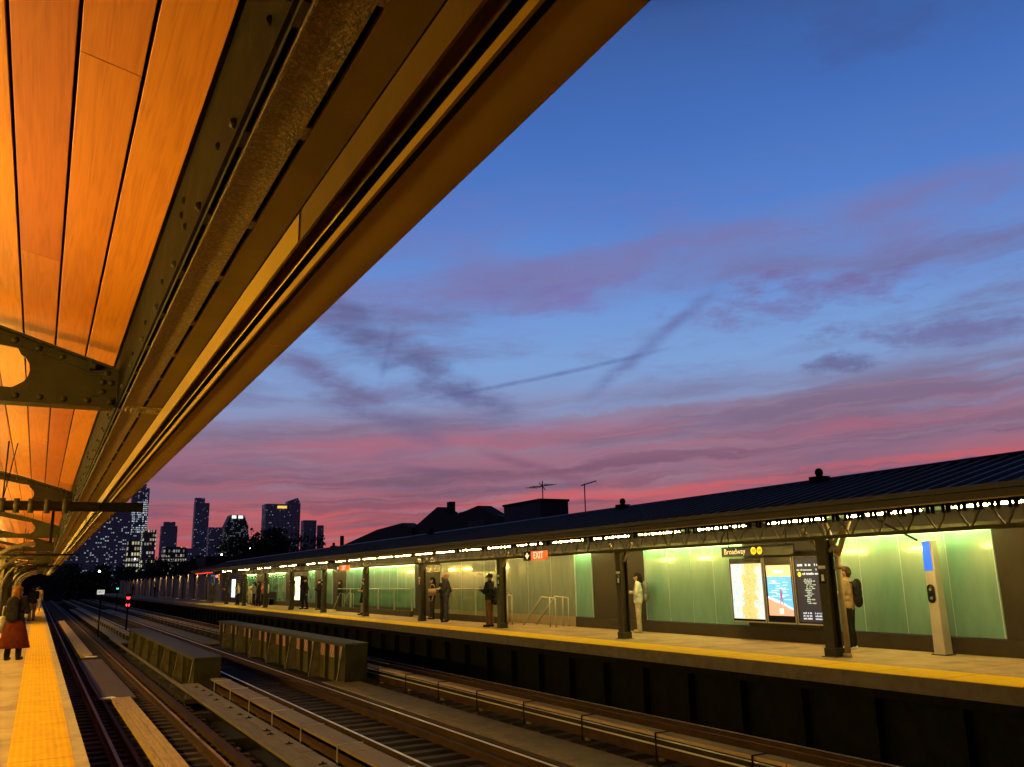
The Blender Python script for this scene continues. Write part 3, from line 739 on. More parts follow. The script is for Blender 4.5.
# ------------------------------------------------------------------ far canopy
XP = 13.4; PS = 6.74; PY0 = 11.9; YF = 80
fc = thing('platform_canopy', 'far platform canopy with dark ribbed metal roof and a row of tube lamps', 'canopy', (14.5, 30, 2.5))
slope = lambda x: 2.70+(x-11.72)*.25 if x < 14.6 else 3.42-(x-14.6)*.25
rf = MB().hexa([(11.72, -8, 2.70), (14.6, -8, 3.42), (14.6, YF, 3.42), (11.72, YF, 2.70)], [(11.72, -8, 2.73), (14.6, -8, 3.45), (14.6, YF, 3.45), (11.72, YF, 2.73)])
rf.hexa([(14.602, -8, 3.42), (17.6, -8, 2.66), (17.6, YF, 2.66), (14.602, YF, 3.42)], [(14.602, -8, 3.45), (17.6, -8, 2.69), (17.6, YF, 2.69), (14.602, YF, 3.45)])
for i in range(int((YF+8)/.36)):
    y = -7.9+i*.36
    rf.hexa([(11.72, y, 2.731), (14.6, y, 3.451), (14.6, y+.05, 3.451), (11.72, y+.05, 2.731)], [(11.72, y+.01, 2.775), (14.6, y+.01, 3.495), (14.6, y+.04, 3.495), (11.72, y+.04, 2.775)])
rf.build('roof_sheet', M['roof'], fc)
MB().tube((14.6, -8, 3.475), (14.6, YF, 3.475), .05, None, 8).build('ridge_cap', M['roof'], fc)
MB().box(11.68, 11.718, -8, YF, 2.53, 2.735).box(11.55, 11.679, -8, YF, 2.66, 2.74).build('fascia', M['fasciafar'], fc)
MB().box(11.668, 11.679, -8, YF, 2.53, 2.55).build('fascia_edge', M['lip'], fc)
MB().box(11.72, 15.40, -8, YF, 2.69, 2.695).build('soffit', M['soffit'], fc)
fi = MB()
for y in (12.9, 20.1, 34, 48): fi.box(14.45, 14.75, y-.16, y+.16, 3.47, 3.57).tube((14.6, y, 3.57), (14.6, y, 3.65), .06, .09, 8).ball((14.6, y, 3.67), .085, 8, 6)
fi.build('ridge_vent', M['black'], fc)
# lattice girder along the posts
lg = thing('lattice_girder', 'dark lattice girder running over the far platform posts', 'girder', (XP, 30, 2.2))
MB().box(XP-.05, XP+.05, -8, YF, 2.19, 2.20).box(XP-.055, XP-.045, -8, YF, 2.20, 2.26).build('bottom_chord', M['olive'], lg)
MB().box(XP-.05, XP+.05, -8, YF, 2.675, 2.685).box(XP-.055, XP-.045, -8, YF, 2.62, 2.675).build('top_chord', M['olive'], lg)
la = MB(); st = .30; y = -8
i = 0
while y < YF-1:
    za, zb = (2.21, 2.67) if i % 2 == 0 else (2.67, 2.21)
    d = Vector((0, st, zb-za)); n = Vector((0, -d.z, d.y)).normalized()*.017
    xo = XP-.044
    la.hexa([(xo, y-n.y, za-n.z), (xo+.008, y-n.y, za-n.z), (xo+.008, y+n.y, za+n.z), (xo, y+n.y, za+n.z)],
            [(xo, y+st-n.y, zb-n.z), (xo+.008, y+st-n.y, zb-n.z), (xo+.008, y+st+n.y, zb+n.z), (xo, y+st+n.y, zb+n.z)])
    y += st; i += 1
la.build('lacing_bars', M['olive'], lg)
first = None; rest = MB()
for i in range(300):
    y = 6.2+i*.29
    if i < 100:
        if first is None: first = MB().box(XP-.062, XP-.056, y, y+.08, 2.50, 2.674).box(XP-.062, XP-.056, y+.10, y+.17, 2.50, 2.674).build('batten_plate', M['black'], lg)
        else:
            c = first.copy(); COL.objects.link(c); c.location = first.location+Vector((0, i*.29, 0))
    elif y < YF: rest.box(XP-.062, XP-.056, y, y+.08, 2.50, 2.674).box(XP-.062, XP-.056, y+.10, y+.17, 2.50, 2.674)
for i in range(48): y = 6.2-(i+1)*.29; rest.box(XP-.062, XP-.056, y, y+.125, 2.50, 2.674)
rest.build('batten_rows', M['black'], lg)['kind'] = 'stuff'

# posts
pproto = thing('canopy_post', 'x', 'post', (0, 0, 0), 'far platform canopy posts')
MB().box(-.10, .10, -.012, .012, .012, 2.19).box(-.115, -.10, -.11, .11, .012, 2.19).box(.10, .115, -.11, .11, .012, 2.19).build('shaft', M['olive'], pproto)
MB().box(-.17, .17, -.17, .17, 0, .010).box(-.13, .13, -.13, .13, .010, .16).build('base_plate', M['olive'], pproto)
ps = MB().box(-.121, -.117, -.09, .09, 1.35, 1.62).build('post_sign', M['screenblack'], pproto)
MB().box(-.125, -.1215, -.085, .085, 1.63, 1.69).build('sign_band', M['white'], ps)
MB().box(-.125, -.1215, -.03, .03, 1.40, 1.52).build('sign_mark', M['white'], ps)
arm = MB(); arm.tube((.0, .12, 1.95), (.0, .5, 2.40), .035, None, 8).tube((.0, -.12, 1.95), (0, -.5, 2.40), .035, None, 8); 
arm.build('arm', M['tan'], pproto)
for i in range(11):
    c = pproto if i == 0 else copy_tree(pproto)
    c.location = (XP, PY0+i*PS, 0)
    c['label'] = '%s olive canopy post from the right on the far platform' % ORD[i]
# drain pipe with a forked top at the first post
t = thing('drain_pipe', 'pale drain pipe with forked top standing against the rightmost far post', 'pipe', (XP+.05, PY0-.26, 0))
MB().path([(XP+.05, PY0-.27, 0), (XP+.05, PY0-.25, 1.9), (XP+.02, PY0-.05, 2.5)], .055, 10).path([(XP+.05, PY0-.25, 1.85), (XP+.05, PY0-.62, 2.55)], .05, 10).build('pipe', M['tan'], t, True)
for za, zb in ((1.62, 1.68), (2.0, 2.06), (0., .08)): MB().tube((XP+.05, PY0-.25, za), (XP+.05, PY0-.25, zb), .085, None, 12).build('collar', M['tan'], t, True)

# tube lamps, between lattice girder and soffit
M['flamp'] = emat('far_lamp_tube', FAR_LAMP, FAR_POWER)
fproto = thing('tube_lamp', 'x', 'lamp', (0, 0, 0), 'far canopy tube lamps')
MB().tube((0, -.84, 0), (0, .84, 0), .015, None, 8).build('tube', M['flamp'], fproto, True)
MB().box(-.07, .07, -.85, .85, .026, .04).build('shade_plate', M['white'], fproto)  # plate added above the tube to keep its light off the soffit
k = 0
for i in range(-2, 10):
    for j, off in enumerate((1.2, 3.48, 5.76) if i < 5 else (2.2, 4.6)):
        c = fproto if k == 0 else copy_tree(fproto)
        c.location = (13.95, PY0+i*PS+off, 2.62); k += 1
        if i < 0: where = 'beyond the right edge of the photo, lamp %d' % (k,)
        if i < 0: c['label'] = '%s tube lamp to the right of the first far platform post' % ORD[k-1]
        else: c['label'] = '%s tube lamp between the %s and %s far platform posts' % ((('nearest', 'middle', 'farthest') if i < 5 else ('nearer', 'farther'))[j], ORD[i], ORD[i+1])

# ------------------------------------------------------------------ windscreen wall of the far platform
XW = 15.45
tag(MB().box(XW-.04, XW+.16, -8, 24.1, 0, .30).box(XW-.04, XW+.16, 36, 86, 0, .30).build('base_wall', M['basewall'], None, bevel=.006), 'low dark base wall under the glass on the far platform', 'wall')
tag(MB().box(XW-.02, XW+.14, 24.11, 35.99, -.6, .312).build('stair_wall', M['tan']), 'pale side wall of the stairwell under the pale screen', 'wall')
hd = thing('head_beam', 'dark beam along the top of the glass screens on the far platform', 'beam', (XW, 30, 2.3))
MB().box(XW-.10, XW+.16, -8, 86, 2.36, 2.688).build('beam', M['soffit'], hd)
MB().box(XW-.14, XW-.101, -8, 86, 2.30, 2.42).build('channel', M['olive'], hd)

M['joint'] = mat('pane_joint', (.30, .42, .40), .4, .1, 4)
M['cove'] = emat('cove_light', (.80, 1., .26), 75.)
def screen(label, y0, y1, joints, m, lit=True, x=XW, z0=.32, z1=2.30):
    t = thing('glass_screen', label, 'glass screen', (x, (y0+y1)/2, z0), 'glass screens of the far platform')
    ys = [y0]+joints+[y1]
    for a, b in zip(ys[:-1], ys[1:]):
        MB().box(x-.012, x, a+.008, b-.008, z0, z1).build('pane', m, t)
    MB().box(x+.02, x+.06, y0, y1, z0-.01, z1).build('backing', M['panel'], t)
    for j_ in joints: MB().box(x-.016, x+.012, j_-.007, j_+.007, z0, z1).build('joint', M['joint'], t)
    MB().box(x-.02, x+.02, y0-.02, y0+.006, z0, z1).build('edge_trim', M['joint'], t)
    MB().box(x-.02, x+.02, y1-.006, y1+.02, z0, z1).build('edge_trim', M['joint'], t)
    if lit:
        MB().box(x-.17, x-.14, y0+.03, y1-.03, 2.275, 2.297).build('cove_lamp', M['cove'], t)
    return t
screen('green glass screen behind the pale help pillar at the right', 9.8, 13.75, [10.75, 11.79, 12.8], M['gglass'])
screen('green glass screen of four wide panes left of the map boards', 16.3, 20.33, [17.42, 18.29, 19.27], M['gglass'])
screen('single bright green pane right of the pale stair screen', 23.1, 24.05, [], M['gglass'])
screen('pale see-through looking screen behind the stair with the EXIT sign', 24.1, 34.9, [25.6, 27.2, 28.9, 30.7, 32.8], M['pglass'], False)
screen('long bright green screen behind the second stair railing', 37.9, 48.1, [39, 40.1, 41.2, 42.3, 43.4, 44.5, 45.6, 46.8], M['gglass'])
screen('green screen behind the waiting crowd', 62, 68, [64, 66], M['gglass'])
screen('narrow green screen at the left of the waiting crowd', 71.5, 76, [73.5], M['gglass'])
screen('short green screen between crowd and stair person', 50.8, 53.2, [52], M['gglass'])
screen('narrow lit green pane just left of the second stair', 54.6, 56, [], M['gglass'])
def dpanel(label, y0, y1, n):
    t = thing('metal_panel', label, 'wall panel', (XW, y0, .3), 'dark wall panels of the far platform')
    w = (y1-y0)/n
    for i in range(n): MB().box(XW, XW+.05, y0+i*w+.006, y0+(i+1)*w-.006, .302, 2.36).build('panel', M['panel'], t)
dpanel('plain dark panel at the right edge of the photo', -8, 9.77, 8)
dpanel('dark panel behind the map boards', 13.78, 16.27, 2)
dpanel('dark brown panel beside the second post and the woman in white', 20.36, 23.07, 2)
dpanel('dark panel between the two stairs', 34.93, 37.87, 2)
dpanel('dark panel left of the second stair', 56.1, 61.9, 4)
dpanel('dark panel among the waiting crowd', 68.1, 71.4, 2)
dpanel('dark panel between the green screens left of the second stair', 48.2, 50.7, 2)
dpanel('thin dark panel right of the narrow lit green pane', 53.3, 54.5, 1)
dpanel('dark panel at the far end of the canopy', 76.1, 86, 6)

# wall beyond the canopy, washed by small lamps
t = thing('windscreen_wall', 'bare concrete windscreen with washes of lamp light beyond the far canopy', 'wall', (XW, 140, 0))
for i in range(14):
    y0 = 86.2+i*8.4; MB().box(XW, XW+.15, y0, y0+8.2, 0, 2.75).build('wall_bay', M['windscreen'], t)
    MB().box(XW-.08, XW-.002, y0+8.2, y0+8.4, 0, 2.9).build('pier', M['panel'], t)
wl = thing('wall_lamp', 'x', 'lamp', (0, 0, 0), 'lamps along the far windscreen')
M['wlamp'] = emat('wall_lamp_face', (1., .70, .26), 520.)
MB().box(-.34, -.28, -.12, .12, 2.62, 2.66).build('lens', M['wlamp'], wl)
MB().box(-.37, -.36, -.16, .16, 2.42, 2.70).box(-.36, -.12, -.16, -.15, 2.42, 2.70).box(-.36, -.12, .15, .16, 2.42, 2.70).box(-.36, 0, -.02, .02, 2.706, 2.73).box(-.36, -.26, -.14, .14, 2.665, 2.70).build('arm', M['black'], wl)  # includes plates added to hide the lens and send light down only
for i in range(16):
    c = wl if i == 0 else copy_tree(wl); c.location = (XW-.01, 88+i*6.6, 0)
    c['label'] = '%s wall lamp beyond the end of the far canopy' % ORD[i]

# stair openings with curbs, railings and glass
def stair(label, y0, y1, flip):
    t = thing('stair_rail', label, 'stair railing', (14.6, y0, 0), 'stair railings of the far platform')
    MB().box(14.55, 14.68, y0, y1, 0, .24).build('curb', M['basewall'], t, bevel=.006)
    n = max(2, int((y1-y0)/1.9)); w = (y1-y0)/n
    for i in range(n):
        MB().box(14.605, 14.615, y0+i*w+.03, y0+(i+1)*w-.03, .26, 1.12).build('glass_pane', M['clear'], t)
        MB().box(14.585, 14.635, y0+i*w-.02, y0+i*w+.02, .24, 1.2).build('baluster', M['stainless'], t)
    MB().tube((14.61, y0, 1.2), (14.61, y1, 1.2), .025, None, 8).build('top_rail', M['stainless'], t, True)
    return t
stair('glass railing with steel top rail behind the man with backpack', 27.6, 34.2, False)
stair('glass railing with steel top rail behind the woman in black dress', 36.2, 47.0, False)
def handrail(label, y, s):
    t = thing('handrail', label, 'handrail', (14.75, y, 0), 'stair handrails')
    for x in (14.75, 15.25):
        MB().path([(x, y, 0), (x, y, .92), (x, y+s*.5, .95), (x, y+s*1.9, -.1), (x, y+s*2.6, -.6)], .024, 8).build('rail', M['stainless'], t, True)
        MB().tube((x, y-s*.35, 0), (x, y-s*.35, .9), .022, None, 8).tube((x, y-s*.35, .9), (x, y, .93), .022, None, 8).build('post', M['stainless'], t, True)
    return t
handrail('stainless stair handrails sloping down left beside the EXIT stair', 24.6, 1)
handrail('pale handrails of the second stair between fifth and sixth posts', 46.6, 1)
t = thing('newel', 'short steel railing post with yellow top beside the third far post', 'railing post', (14.6, 27.2, 0))
MB().tube((14.6, 27.25, 0), (14.6, 27.25, 1.0), .03, None, 8).tube((14.6, 26.9, 0), (14.6, 26.9, .98), .03, None, 8).tube((14.6, 26.9, .98), (14.6, 27.25, 1.0), .03, None, 8).build('frame', M['stainless'], t, True)
MB().box(14.55, 14.65, 27.1, 27.4, 1.0, 1.08).build('top', M['tan'], t)

# ------------------------------------------------------------------ map boards and station sign
XB = 15.2
def map_mat():
    m = emat('lit_map', (1, 1, 1), 1.0); t = NT(m.node_tree); b = t.n['Principled BSDF']
    tc = t.n.new('ShaderNodeTexCoord'); x, y, z = t.sep(tc.outputs['Object'])
    u = t.math('ADD', t.math('ABSOLUTE', t.math('DIVIDE', t.math('ADD', y, t.math('MULTIPLY', z, .12)), .42)), 0.)
    n = t.noise(tc.outputs['Object'], 5, 5, .6); n2 = t.noise(tc.outputs['Object'], 22, 4, .6)
    mk = t.smooth(t.math('ADD', u, t.math('MULTIPLY', n, 1.9)), 1.35, 1.65, 1., 0.)
    c = t.mix(mk, (.80, .95, .85, 1), (.95, .74, .22, 1))
    c = t.mix(t.math('MULTIPLY', t.smooth(n2, .55, .66), mk), c, (.85, .40, .10, 1))
    c = t.mix(t.smooth(t.noise(tc.outputs['Object'], 9, 2, .4), .63, .68), c, (.55, .78, .9, 1))
    t.l.new(c, b.inputs['Emission Color']); b.inputs['Base Color'].default_value = (.1, .1, .1, 1)
    return m
def board_thing(name, label, y0, y1):
    t = thing(name, label, 'board', (XB, (y0+y1)/2, .45), 'three boards on the far platform')
    MB().box(XB-.05, XB+.12, y0+.005, y1-.005, .42, 1.93).build('case', M['screenblack'], t, bevel=.01)
    fr = MB().box(XB-.07, XB-.052, y0+.005, y0+.035, .42, 1.93).box(XB-.07, XB-.052, y1-.035, y1-.005, .42, 1.93).box(XB-.07, XB-.052, y0+.036, y1-.036, .42, .45)
    fr.build('frame', M['frame'], t)
    return t
t = board_thing('map_board', 'lit white and yellow map board, leftmost of the three boards', 15.35, 16.5)
MB().box(XB-.06, XB-.051, 15.41, 16.44, .50, 1.80).build('map_face', map_mat(), t)
t = board_thing('advert_screen', 'lit screen showing a beach figure between map and departures', 14.42, 15.33)
ye0, ye1 = 14.50, 15.25
a = MB().box(XB-.0545, XB-.051, ye0, ye1, .60, 1.74).build('screen', emat('ad_sea', (.10, .42, .85), .95), t)
MB().box(XB-.058, XB-.0555, ye0, ye1, 1.48, 1.74).build('sky_band', emat('ad_sky', (.95, .55, .30), 1.), a)
MB().box(XB-.058, XB-.0555, ye0+.22, ye1-.22, 1.56, 1.62).build('headline', emat('ad_white', (.9, .9, .95), 1.), a)
MB().prism_x([(ye0, .60), (ye1, .60), (ye1, .98), (ye0+.3, .84), (ye0, .72)], XB-.058, XB-.0555).build('sand_band', emat('ad_sand', (.75, .36, .26), .9), a)
wv_ = MB()
for i in range(26):
    yy = random.uniform(ye0+.02, ye1-.2); zz = random.uniform(.95, 1.42); L = random.uniform(.05, .22); wv_.box(XB-.0588, XB-.0585, yy, min(ye1, yy+L), zz, zz+.014)
wv_.prism_x([(ye0, .73), (ye0+.3, .85), (ye1, .99), (ye1, 1.04), (ye0+.3, .90), (ye0, .77)], XB-.0588, XB-.0585)
wv_.build('foam', emat('ad_foam', (.7, .9, .95), 1.), a)
fg = MB().ball((XB-.062, 14.83, 1.17), .028, 8, 6).capsule((XB-.062, 14.83, 1.12), .03, (XB-.062, 14.83, 1.02), .026).capsule((XB-.062, 14.81, 1.0), .016, (XB-.062, 14.79, .86), .011).capsule((XB-.062, 14.85, 1.0), .016, (XB-.062, 14.87, .86), .011)
fg.build('figure', emat('ad_figure', (.35, .18, .22), .5), a)
MB().box(XB-.0588, XB-.0585, 14.80, 14.92, .64, .76).build('caption_box', emat('ad_box', (.55, .8, .9), 1.), a)
t = board_thing('departure_screen', 'dark departure screen with pale text rows, rightmost of the three boards', 13.56, 14.40)
M['txt'] = emat('screen_text', (.55, .65, .85), .9); M['txt2'] = emat('screen_text_green', (.45, .62, .62), .6)
scr = MB().box(XB-.056, XB-.051, 13.62, 14.34, .48, 1.88).build('screen', emat('screen_dark', (.01, .012, .03), .6), t)
def glyphs(y_left, y_right, z, h, m, name='text_row'):
    b = MB(); y = y_left
    while y > y_right:
        w = random.uniform(.35, .7)*h
        if random.random() < .82: b.box(XB-.0585, XB-.0575, y-w, y, z, z+h*random.uniform(.75, 1.1))
        y -= w+h*.18
    b.build(name, m, scr)
glyphs(14.30, 13.90, 1.70, .05, M['txt']); glyphs(13.78, 13.66, 1.70, .05, M['txt'])
glyphs(14.30, 14.15, 1.60, .04, M['txt2']); glyphs(14.12, 13.86, 1.60, .03, M['txt2']); glyphs(13.78, 13.66, 1.60, .045, M['txt'])
glyphs(14.14, 13.84, 1.51, .045, M['txt']); glyphs(13.78, 13.68, 1.51, .045, M['txt'])
MB().tube((XB-.0585, 14.23, 1.52), (XB-.0575, 14.23, 1.52), .05, None, 16).build('line_disc', emat('disc_lit', (.85, .75, .02), .8), scr)
for i in range(14):
    z = 1.40-i*.04; wl_ = random.uniform(.12, .3); glyphs(14.08+random.uniform(-.04, .06), 14.08-wl_, z, .026, M['txt2'])
for z in (.66, .60, .54):
    glyphs(14.22, 13.98, z, .035, M['txt']); glyphs(13.88, 13.66, z, .035, M['txt'])
# station name sign
t = thing('station_sign', 'black station name sign reading Broadway with two yellow discs above the map', 'sign', (15.0, 15.6, 2.05))
MB().box(14.98, 15.03, 14.2, 16.55, 1.97, 2.21).build('sign_board', M['screenblack'], t)
M['sw'] = emat('sign_white', (.8, .72, .5), .22, (.8, .8, .75)); M['sy'] = emat('sign_yellow', (.9, .55, .02), .3, (.9, .6, .02))
text_mesh('lettering', 'Broadway', .185, M['sw'], t, (14.976, 16.46, 2.09), FACE_W)
for y, ch in ((15.44, 'N'), (15.24, 'W')):
    MB().tube((14.979, y, 2.09), (14.974, y, 2.09), .088, None, 20).build('line_disc', M['sy'], t)
    text_mesh('letter', ch, .12, M['screenblack'], t, (14.972, y, 2.09), FACE_W, 'CENTER')
MB().tube((15.0, 14.4, 2.21), (15.0, 14.4, 2.69), .015, None, 6).tube((15.0, 16.3, 2.21), (15.0, 16.3, 2.69), .015, None, 6).build('hanger', M['black'], t)
# the same name on a hanging sign farther along, and the post-side exit signs
t = thing('station_sign', 'small black hanging sign reading Broadway beside the bald man', 'sign', (14.2, 33, 2.0))
MB().box(14.19, 14.22, 32.1, 34.3, 1.88, 2.16).build('sign_board', M['screenblack'], t)
text_mesh('lettering', 'Broadway', .19, M['sw'], t, (14.186, 34.1, 2.02), FACE_W)
MB().tube((14.2, 32.4, 2.16), (14.2, 32.4, 2.69), .015, None, 6).tube((14.2, 34, 2.16), (14.2, 34, 2.69), .015, None, 6).build('hanger', M['black'], t)

M['exit'] = emat('exit_red', (.9, .17, .03), .62); M['exitw'] = emat('exit_white', (1., .80, .5), 1.1)
def exit_sign(label, y0, y1, x=13.2, z0=2.09, z1=2.36):
    t = thing('exit_sign', label, 'sign', (x, (y0+y1)/2, z0), 'exit signs of the far platform')
    ym = y1-.44
    MB().box(x, x+.06, y0, ym-.01, z0, z1).build('lit_panel', M['exit'], t)
    MB().box(x, x+.06, ym, y1, z0, z1).build('arrow_panel', M['screenblack'], t)
    yc = (ym+y1)/2
    MB().box(x-.005, x-.001, yc-.035, yc+.035, z0+.15, z1-.04).prism_x([(yc, z0+.04), (yc+.13, z0+.17), (yc+.06, z0+.17), (yc, z0+.12), (yc-.06, z0+.17), (yc-.13, z0+.17)], x-.005, x-.001).build('arrow', M['exitw'], t)
    text_mesh('lettering', 'EXIT', .29, M['exitw'], t, (x-.003, (y0+ym)/2, (z0+z1)/2), FACE_W, 'CENTER')
    MB().tube((x+.03, y0+.2, z1), (x+.03, y0+.2, 2.69), .012, None, 6).tube((x+.03, y1-.2, z1), (x+.03, y1-.2, 2.69), .012, None, 6).build('hanger', M['black'], t)
exit_sign('orange red lit EXIT sign with white arrow beside the third far post', 22.15, 23.5)
exit_sign('bright EXIT sign under the canopy by the second stair', 40.9, 42.8)
exit_sign('tiny lit EXIT sign far along by the waiting crowd', 75.5, 77.1)

# speakers / pendant lamps near the hanging sign
for k_, (y, lab) in enumerate(((32.5, 'right one of two small bell lamps above the bald man'), (33.9, 'left one of two small bell lamps above the bald man'))):
    t = thing('pendant_lamp', lab, 'pendant lamp', (14.0, y, 2.3), 'bell lamps')
    MB().tube((14.0, y, 2.30), (14.0, y, 2.45), .14, .05, 12).build('shade', M['tan'], t, True)
    MB().ball((14.0, y, 2.30), .07, 8, 6).build('bulb', emat('bulb', (1., .8, .4), 3.), t, True)
    MB().tube((14.0, y, 2.45), (14.0, y, 2.69), .012, None, 6).build('stem', M['black'], t)

# help pillar
KY = 10.82; KX = 15.1
t = thing('help_pillar', 'tall pale metal help pillar with a blue lit top in front of the green glass', 'help point', (KX, KY, 0))
MB().hexa([(KX-.14, KY-.115, 0), (KX+.10, KY-.115, 0), (KX+.10, KY+.115, 0), (KX-.14, KY+.115, 0)],
          [(KX-.10, KY-.10, 2.12), (KX+.06, KY-.10, 2.12), (KX+.06, KY+.10, 2.12), (KX-.10, KY+.10, 2.12)]).build('body', M['kiosk'], t, bevel=.015)
MB().hexa([(KX-.122, KY-.06, 1.55), (KX-.114, KY-.06, 1.55), (KX-.114, KY+.102, 1.55), (KX-.122, KY+.102, 1.55)],
          [(KX-.112, KY-.055, 2.10), (KX-.104, KY-.055, 2.10), (KX-.104, KY+.098, 2.10), (KX-.112, KY+.098, 2.10)]).build('blue_light', emat('help_blue', (.006, .10, .85), 1.1), t)
pan = MB().tube((KX-.140, KY+.02, 1.22), (KX-.118, KY+.02, 1.22), .075, None, 18).tube((KX-.140, KY+.02, 1.02), (KX-.120, KY+.02, 1.02), .075, None, 18).box(KX-.139, KX-.119, KY-.055, KY+.095, 1.02, 1.22).build('call_panel', M['screenblack'], t, True)
MB().tube((KX-.147, KY+.02, 1.20), (KX-.1405, KY+.02, 1.20), .03, None, 12).tube((KX-.147, KY+.02, 1.04), (KX-.1405, KY+.02, 1.04), .03, None, 12).build('button', M['frame'], pan)
MB().box(KX-.17, KX+.13, KY-.15, KY+.15, 0, .018).build('foot_plate', M['olive'], t)
t = thing('sign_bracket', 'thin strut reaching from the canopy to the top of the help pillar', 'strut', (15.0, 11.4, 2.1))
MB().tube((15.05, 11.05, 2.13), (14.4, 11.7, 2.69), .02, None, 6).build('rod', M['black'], t)
# other lit boards far along the platform
for lab, y0, y1, x, colr, pw in (('glowing white poster case just right of the seventh post', 57.2, 58.6, 15.2, (1, .95, .7), 1.2),
                                 ('glowing bluish white poster case at the left of the crowd', 77, 78.6, 14.9, (.7, .95, 1), 1.0)):
    t = thing('poster_case', lab, 'poster case', (x, y0, .4), 'lit poster cases')
    MB().box(x, x+.15, y0-.05, y1+.05, .35, 2.0).build('case', M['screenblack'], t)
    MB().box(x-.01, x-.001, y0, y1, .45, 1.95).build('poster', emat('poster_face', colr, pw), t)
t = thing('help_pillar', 'distant help pillar with a blue lit top near the end of the canopy', 'help point', (14.2, 84, 0))
MB().box(14.1, 14.3, 83.9, 84.1, 0, 1.6).build('body', M['kiosk'], t); MB().box(14.08, 14.32, 83.8, 84.2, 1.6, 2.4).build('blue_light', emat('help_blue_far', (.05, .3, .95), 1.2), t)
t = thing('line_light', 'thin red lit strip under the end of the far canopy', 'lamp', (11.8, 76, 2.5))
MB().box(11.74, 11.80, 70, 78, 2.44, 2.50).build('strip', emat('red_strip', (1., .04, .02), 1.6), t); MB().box(11.74, 11.80, 70, 78, 2.502, 2.53).build('housing', M['black'], t)

# ------------------------------------------------------------------ signals
def signal(label, x, y, ztop, lamps, cat='signal'):
    t = thing('track_signal', label, cat, (x, y, -1.3), 'track signals')
    MB().tube((x, y, -1.3), (x, y, ztop-.2), .05, None, 8).build('mast', M['black'], t)
    zb = min(z for z, c, p in lamps)-.22
    MB().box(x-.16, x+.16, y, y+.2, zb, ztop+.15).build('head', M['screenblack'], t)
    for z, c, p in lamps:
        MB().tube((x, y-.012, z), (x, y-.002, z), .10, None, 14).build('lens', emat('signal_lens', c, p), t)
        MB().tube((x, y-.16, z+.11), (x, y-.001, z+.11), .03, .10, 8).build('hood', M['black'], t)
signal('signal with two red lenses standing beside the middle track', 4.85, 57, 1.0, [(.92, (1., .02, .02), 9), (.50, (1., .02, .03), 12)])
signal('green signal lens far along near the end of the far platform', 8.0, 108, 1.6, [(1.35, (.05, 1., .4), 9)])
t = thing('lit_number_sign', 'small glowing white number sign on a mast beside the near track', 'sign', (3.3, 56, -1.3))
MB().tube((3.3, 56, -1.3), (3.3, 56, 1.1), .04, None, 8).build('mast', M['black'], t)
MB().box(3.05, 3.5, 56, 56.12, 1.14, 1.43).build('case', M['screenblack'], t)
MB().box(3.08, 3.47, 55.98, 55.997, 1.16, 1.41).build('face', emat('sign_glow', (.85, .9, .85), .6), t)
text_mesh('lettering', '457', .2, M['screenblack'], t, (3.275, 55.976, 1.285), (R(90), 0, 0), 'CENTER')

# ------------------------------------------------------------------ buildings behind the far platform
def flat(c): return mat('wall_'+str(c), c, .8, .3, .5)
t = thing('row_house', 'long dark house row with a low sloping roof left of the gabled house', 'house', (52, 142, -8))
MB().prism_x([(124, -8), (165, -8), (165, 7.6), (140, 10.0), (128, 10.4), (124, 9.4)], 50, 52).build('wall', M['silh'], t)
MB().box(51, 51.6, 163, 163.6, 7, 10.2).build('chimney', M['silh'], t)
t = thing('gabled_house', 'dark house with a steep gable and chimney against the pink sky', 'house', (52, 114, -8))
MB().prism_x([(107, -8), (124, -8), (124, 9.6), (115.4, 11.9), (110.5, 10.0), (107, 10.0)], 50.5, 52.6).build('wall', M['silh'], t)
MB().box(51.5, 52.3, 113, 114.2, 9, 12.5).build('chimney', M['silh'], t)
t = thing('row_house', 'dark flat fronted house with a peaked parapet right of the gabled house', 'house', (52, 101, -8))
MB().prism_x([(93.5, -8), (106.9, -8), (106.9, 10.4), (104.8, 10.5), (101, 10.9), (96.8, 9.4), (93.5, 8.9)], 50, 52).build('wall', M['silh'], t)
MB().box(49.95, 50, 99, 104, 6, 9).build('window', M['silh2'], t)
t = thing('roof_house', 'blue-black flat roofed block with a roof aerial behind the far canopy', 'house', (42, 69, -8))
MB().box(40, 43, 67.8, 75, -8, 8.4).build('wall', M['silh2'], t)
MB().box(39.9, 43.1, 67.7, 75.1, 8.4, 8.62).build('parapet', M['silh'], t)
an = MB().tube((40.5, 68.2, 8.6), (40.5, 68.2, 10.3), .05, None, 6).tube((40.5, 66.6, 9.75), (40.5, 70.6, 9.95), .035, None, 6)
for yy in (66.9, 67.5, 69.0, 69.7, 70.3): an.tube((39.9, yy, 9.85), (41.2, yy, 9.85), .025, None, 5)
an.tube((40.5, 67.7, 9.4), (40.5, 68.8, 10.2), .04, None, 5).build('aerial', M['black'], t)
t = thing('roof_aerial', 'thin T shaped aerial mast standing alone right of the flat roofed block', 'aerial', (40, 60.4, -8))
MB().tube((40, 60.4, -8), (40, 60.4, 9.2), .05, None, 6).build('mast', M['black'], t)
MB().tube((40, 58.6, 9.25), (40, 60.9, 9.1), .045, None, 6).build('boom', M['black'], t)
t = thing('low_block', 'low dark block filling the gap below the house roofs', 'house', (60, 90, -8))
MB().box(55, 70, 40, 240, -8, 6.5).build('wall', M['silh'], t)
t = thing('low_block', 'distant dark low block in front of the skyline', 'house', (80, 300, -8))
MB().box(45, 140, 280, 300, -8, 10).build('wall', M['silh'], t)

t = thing('low_block', 'dark building closing the view under the end of the near canopy', 'house', (-20, 320, -8))
MB().box(-60, 11, 310, 330, -8, 9).build('wall', M['silh'], t)
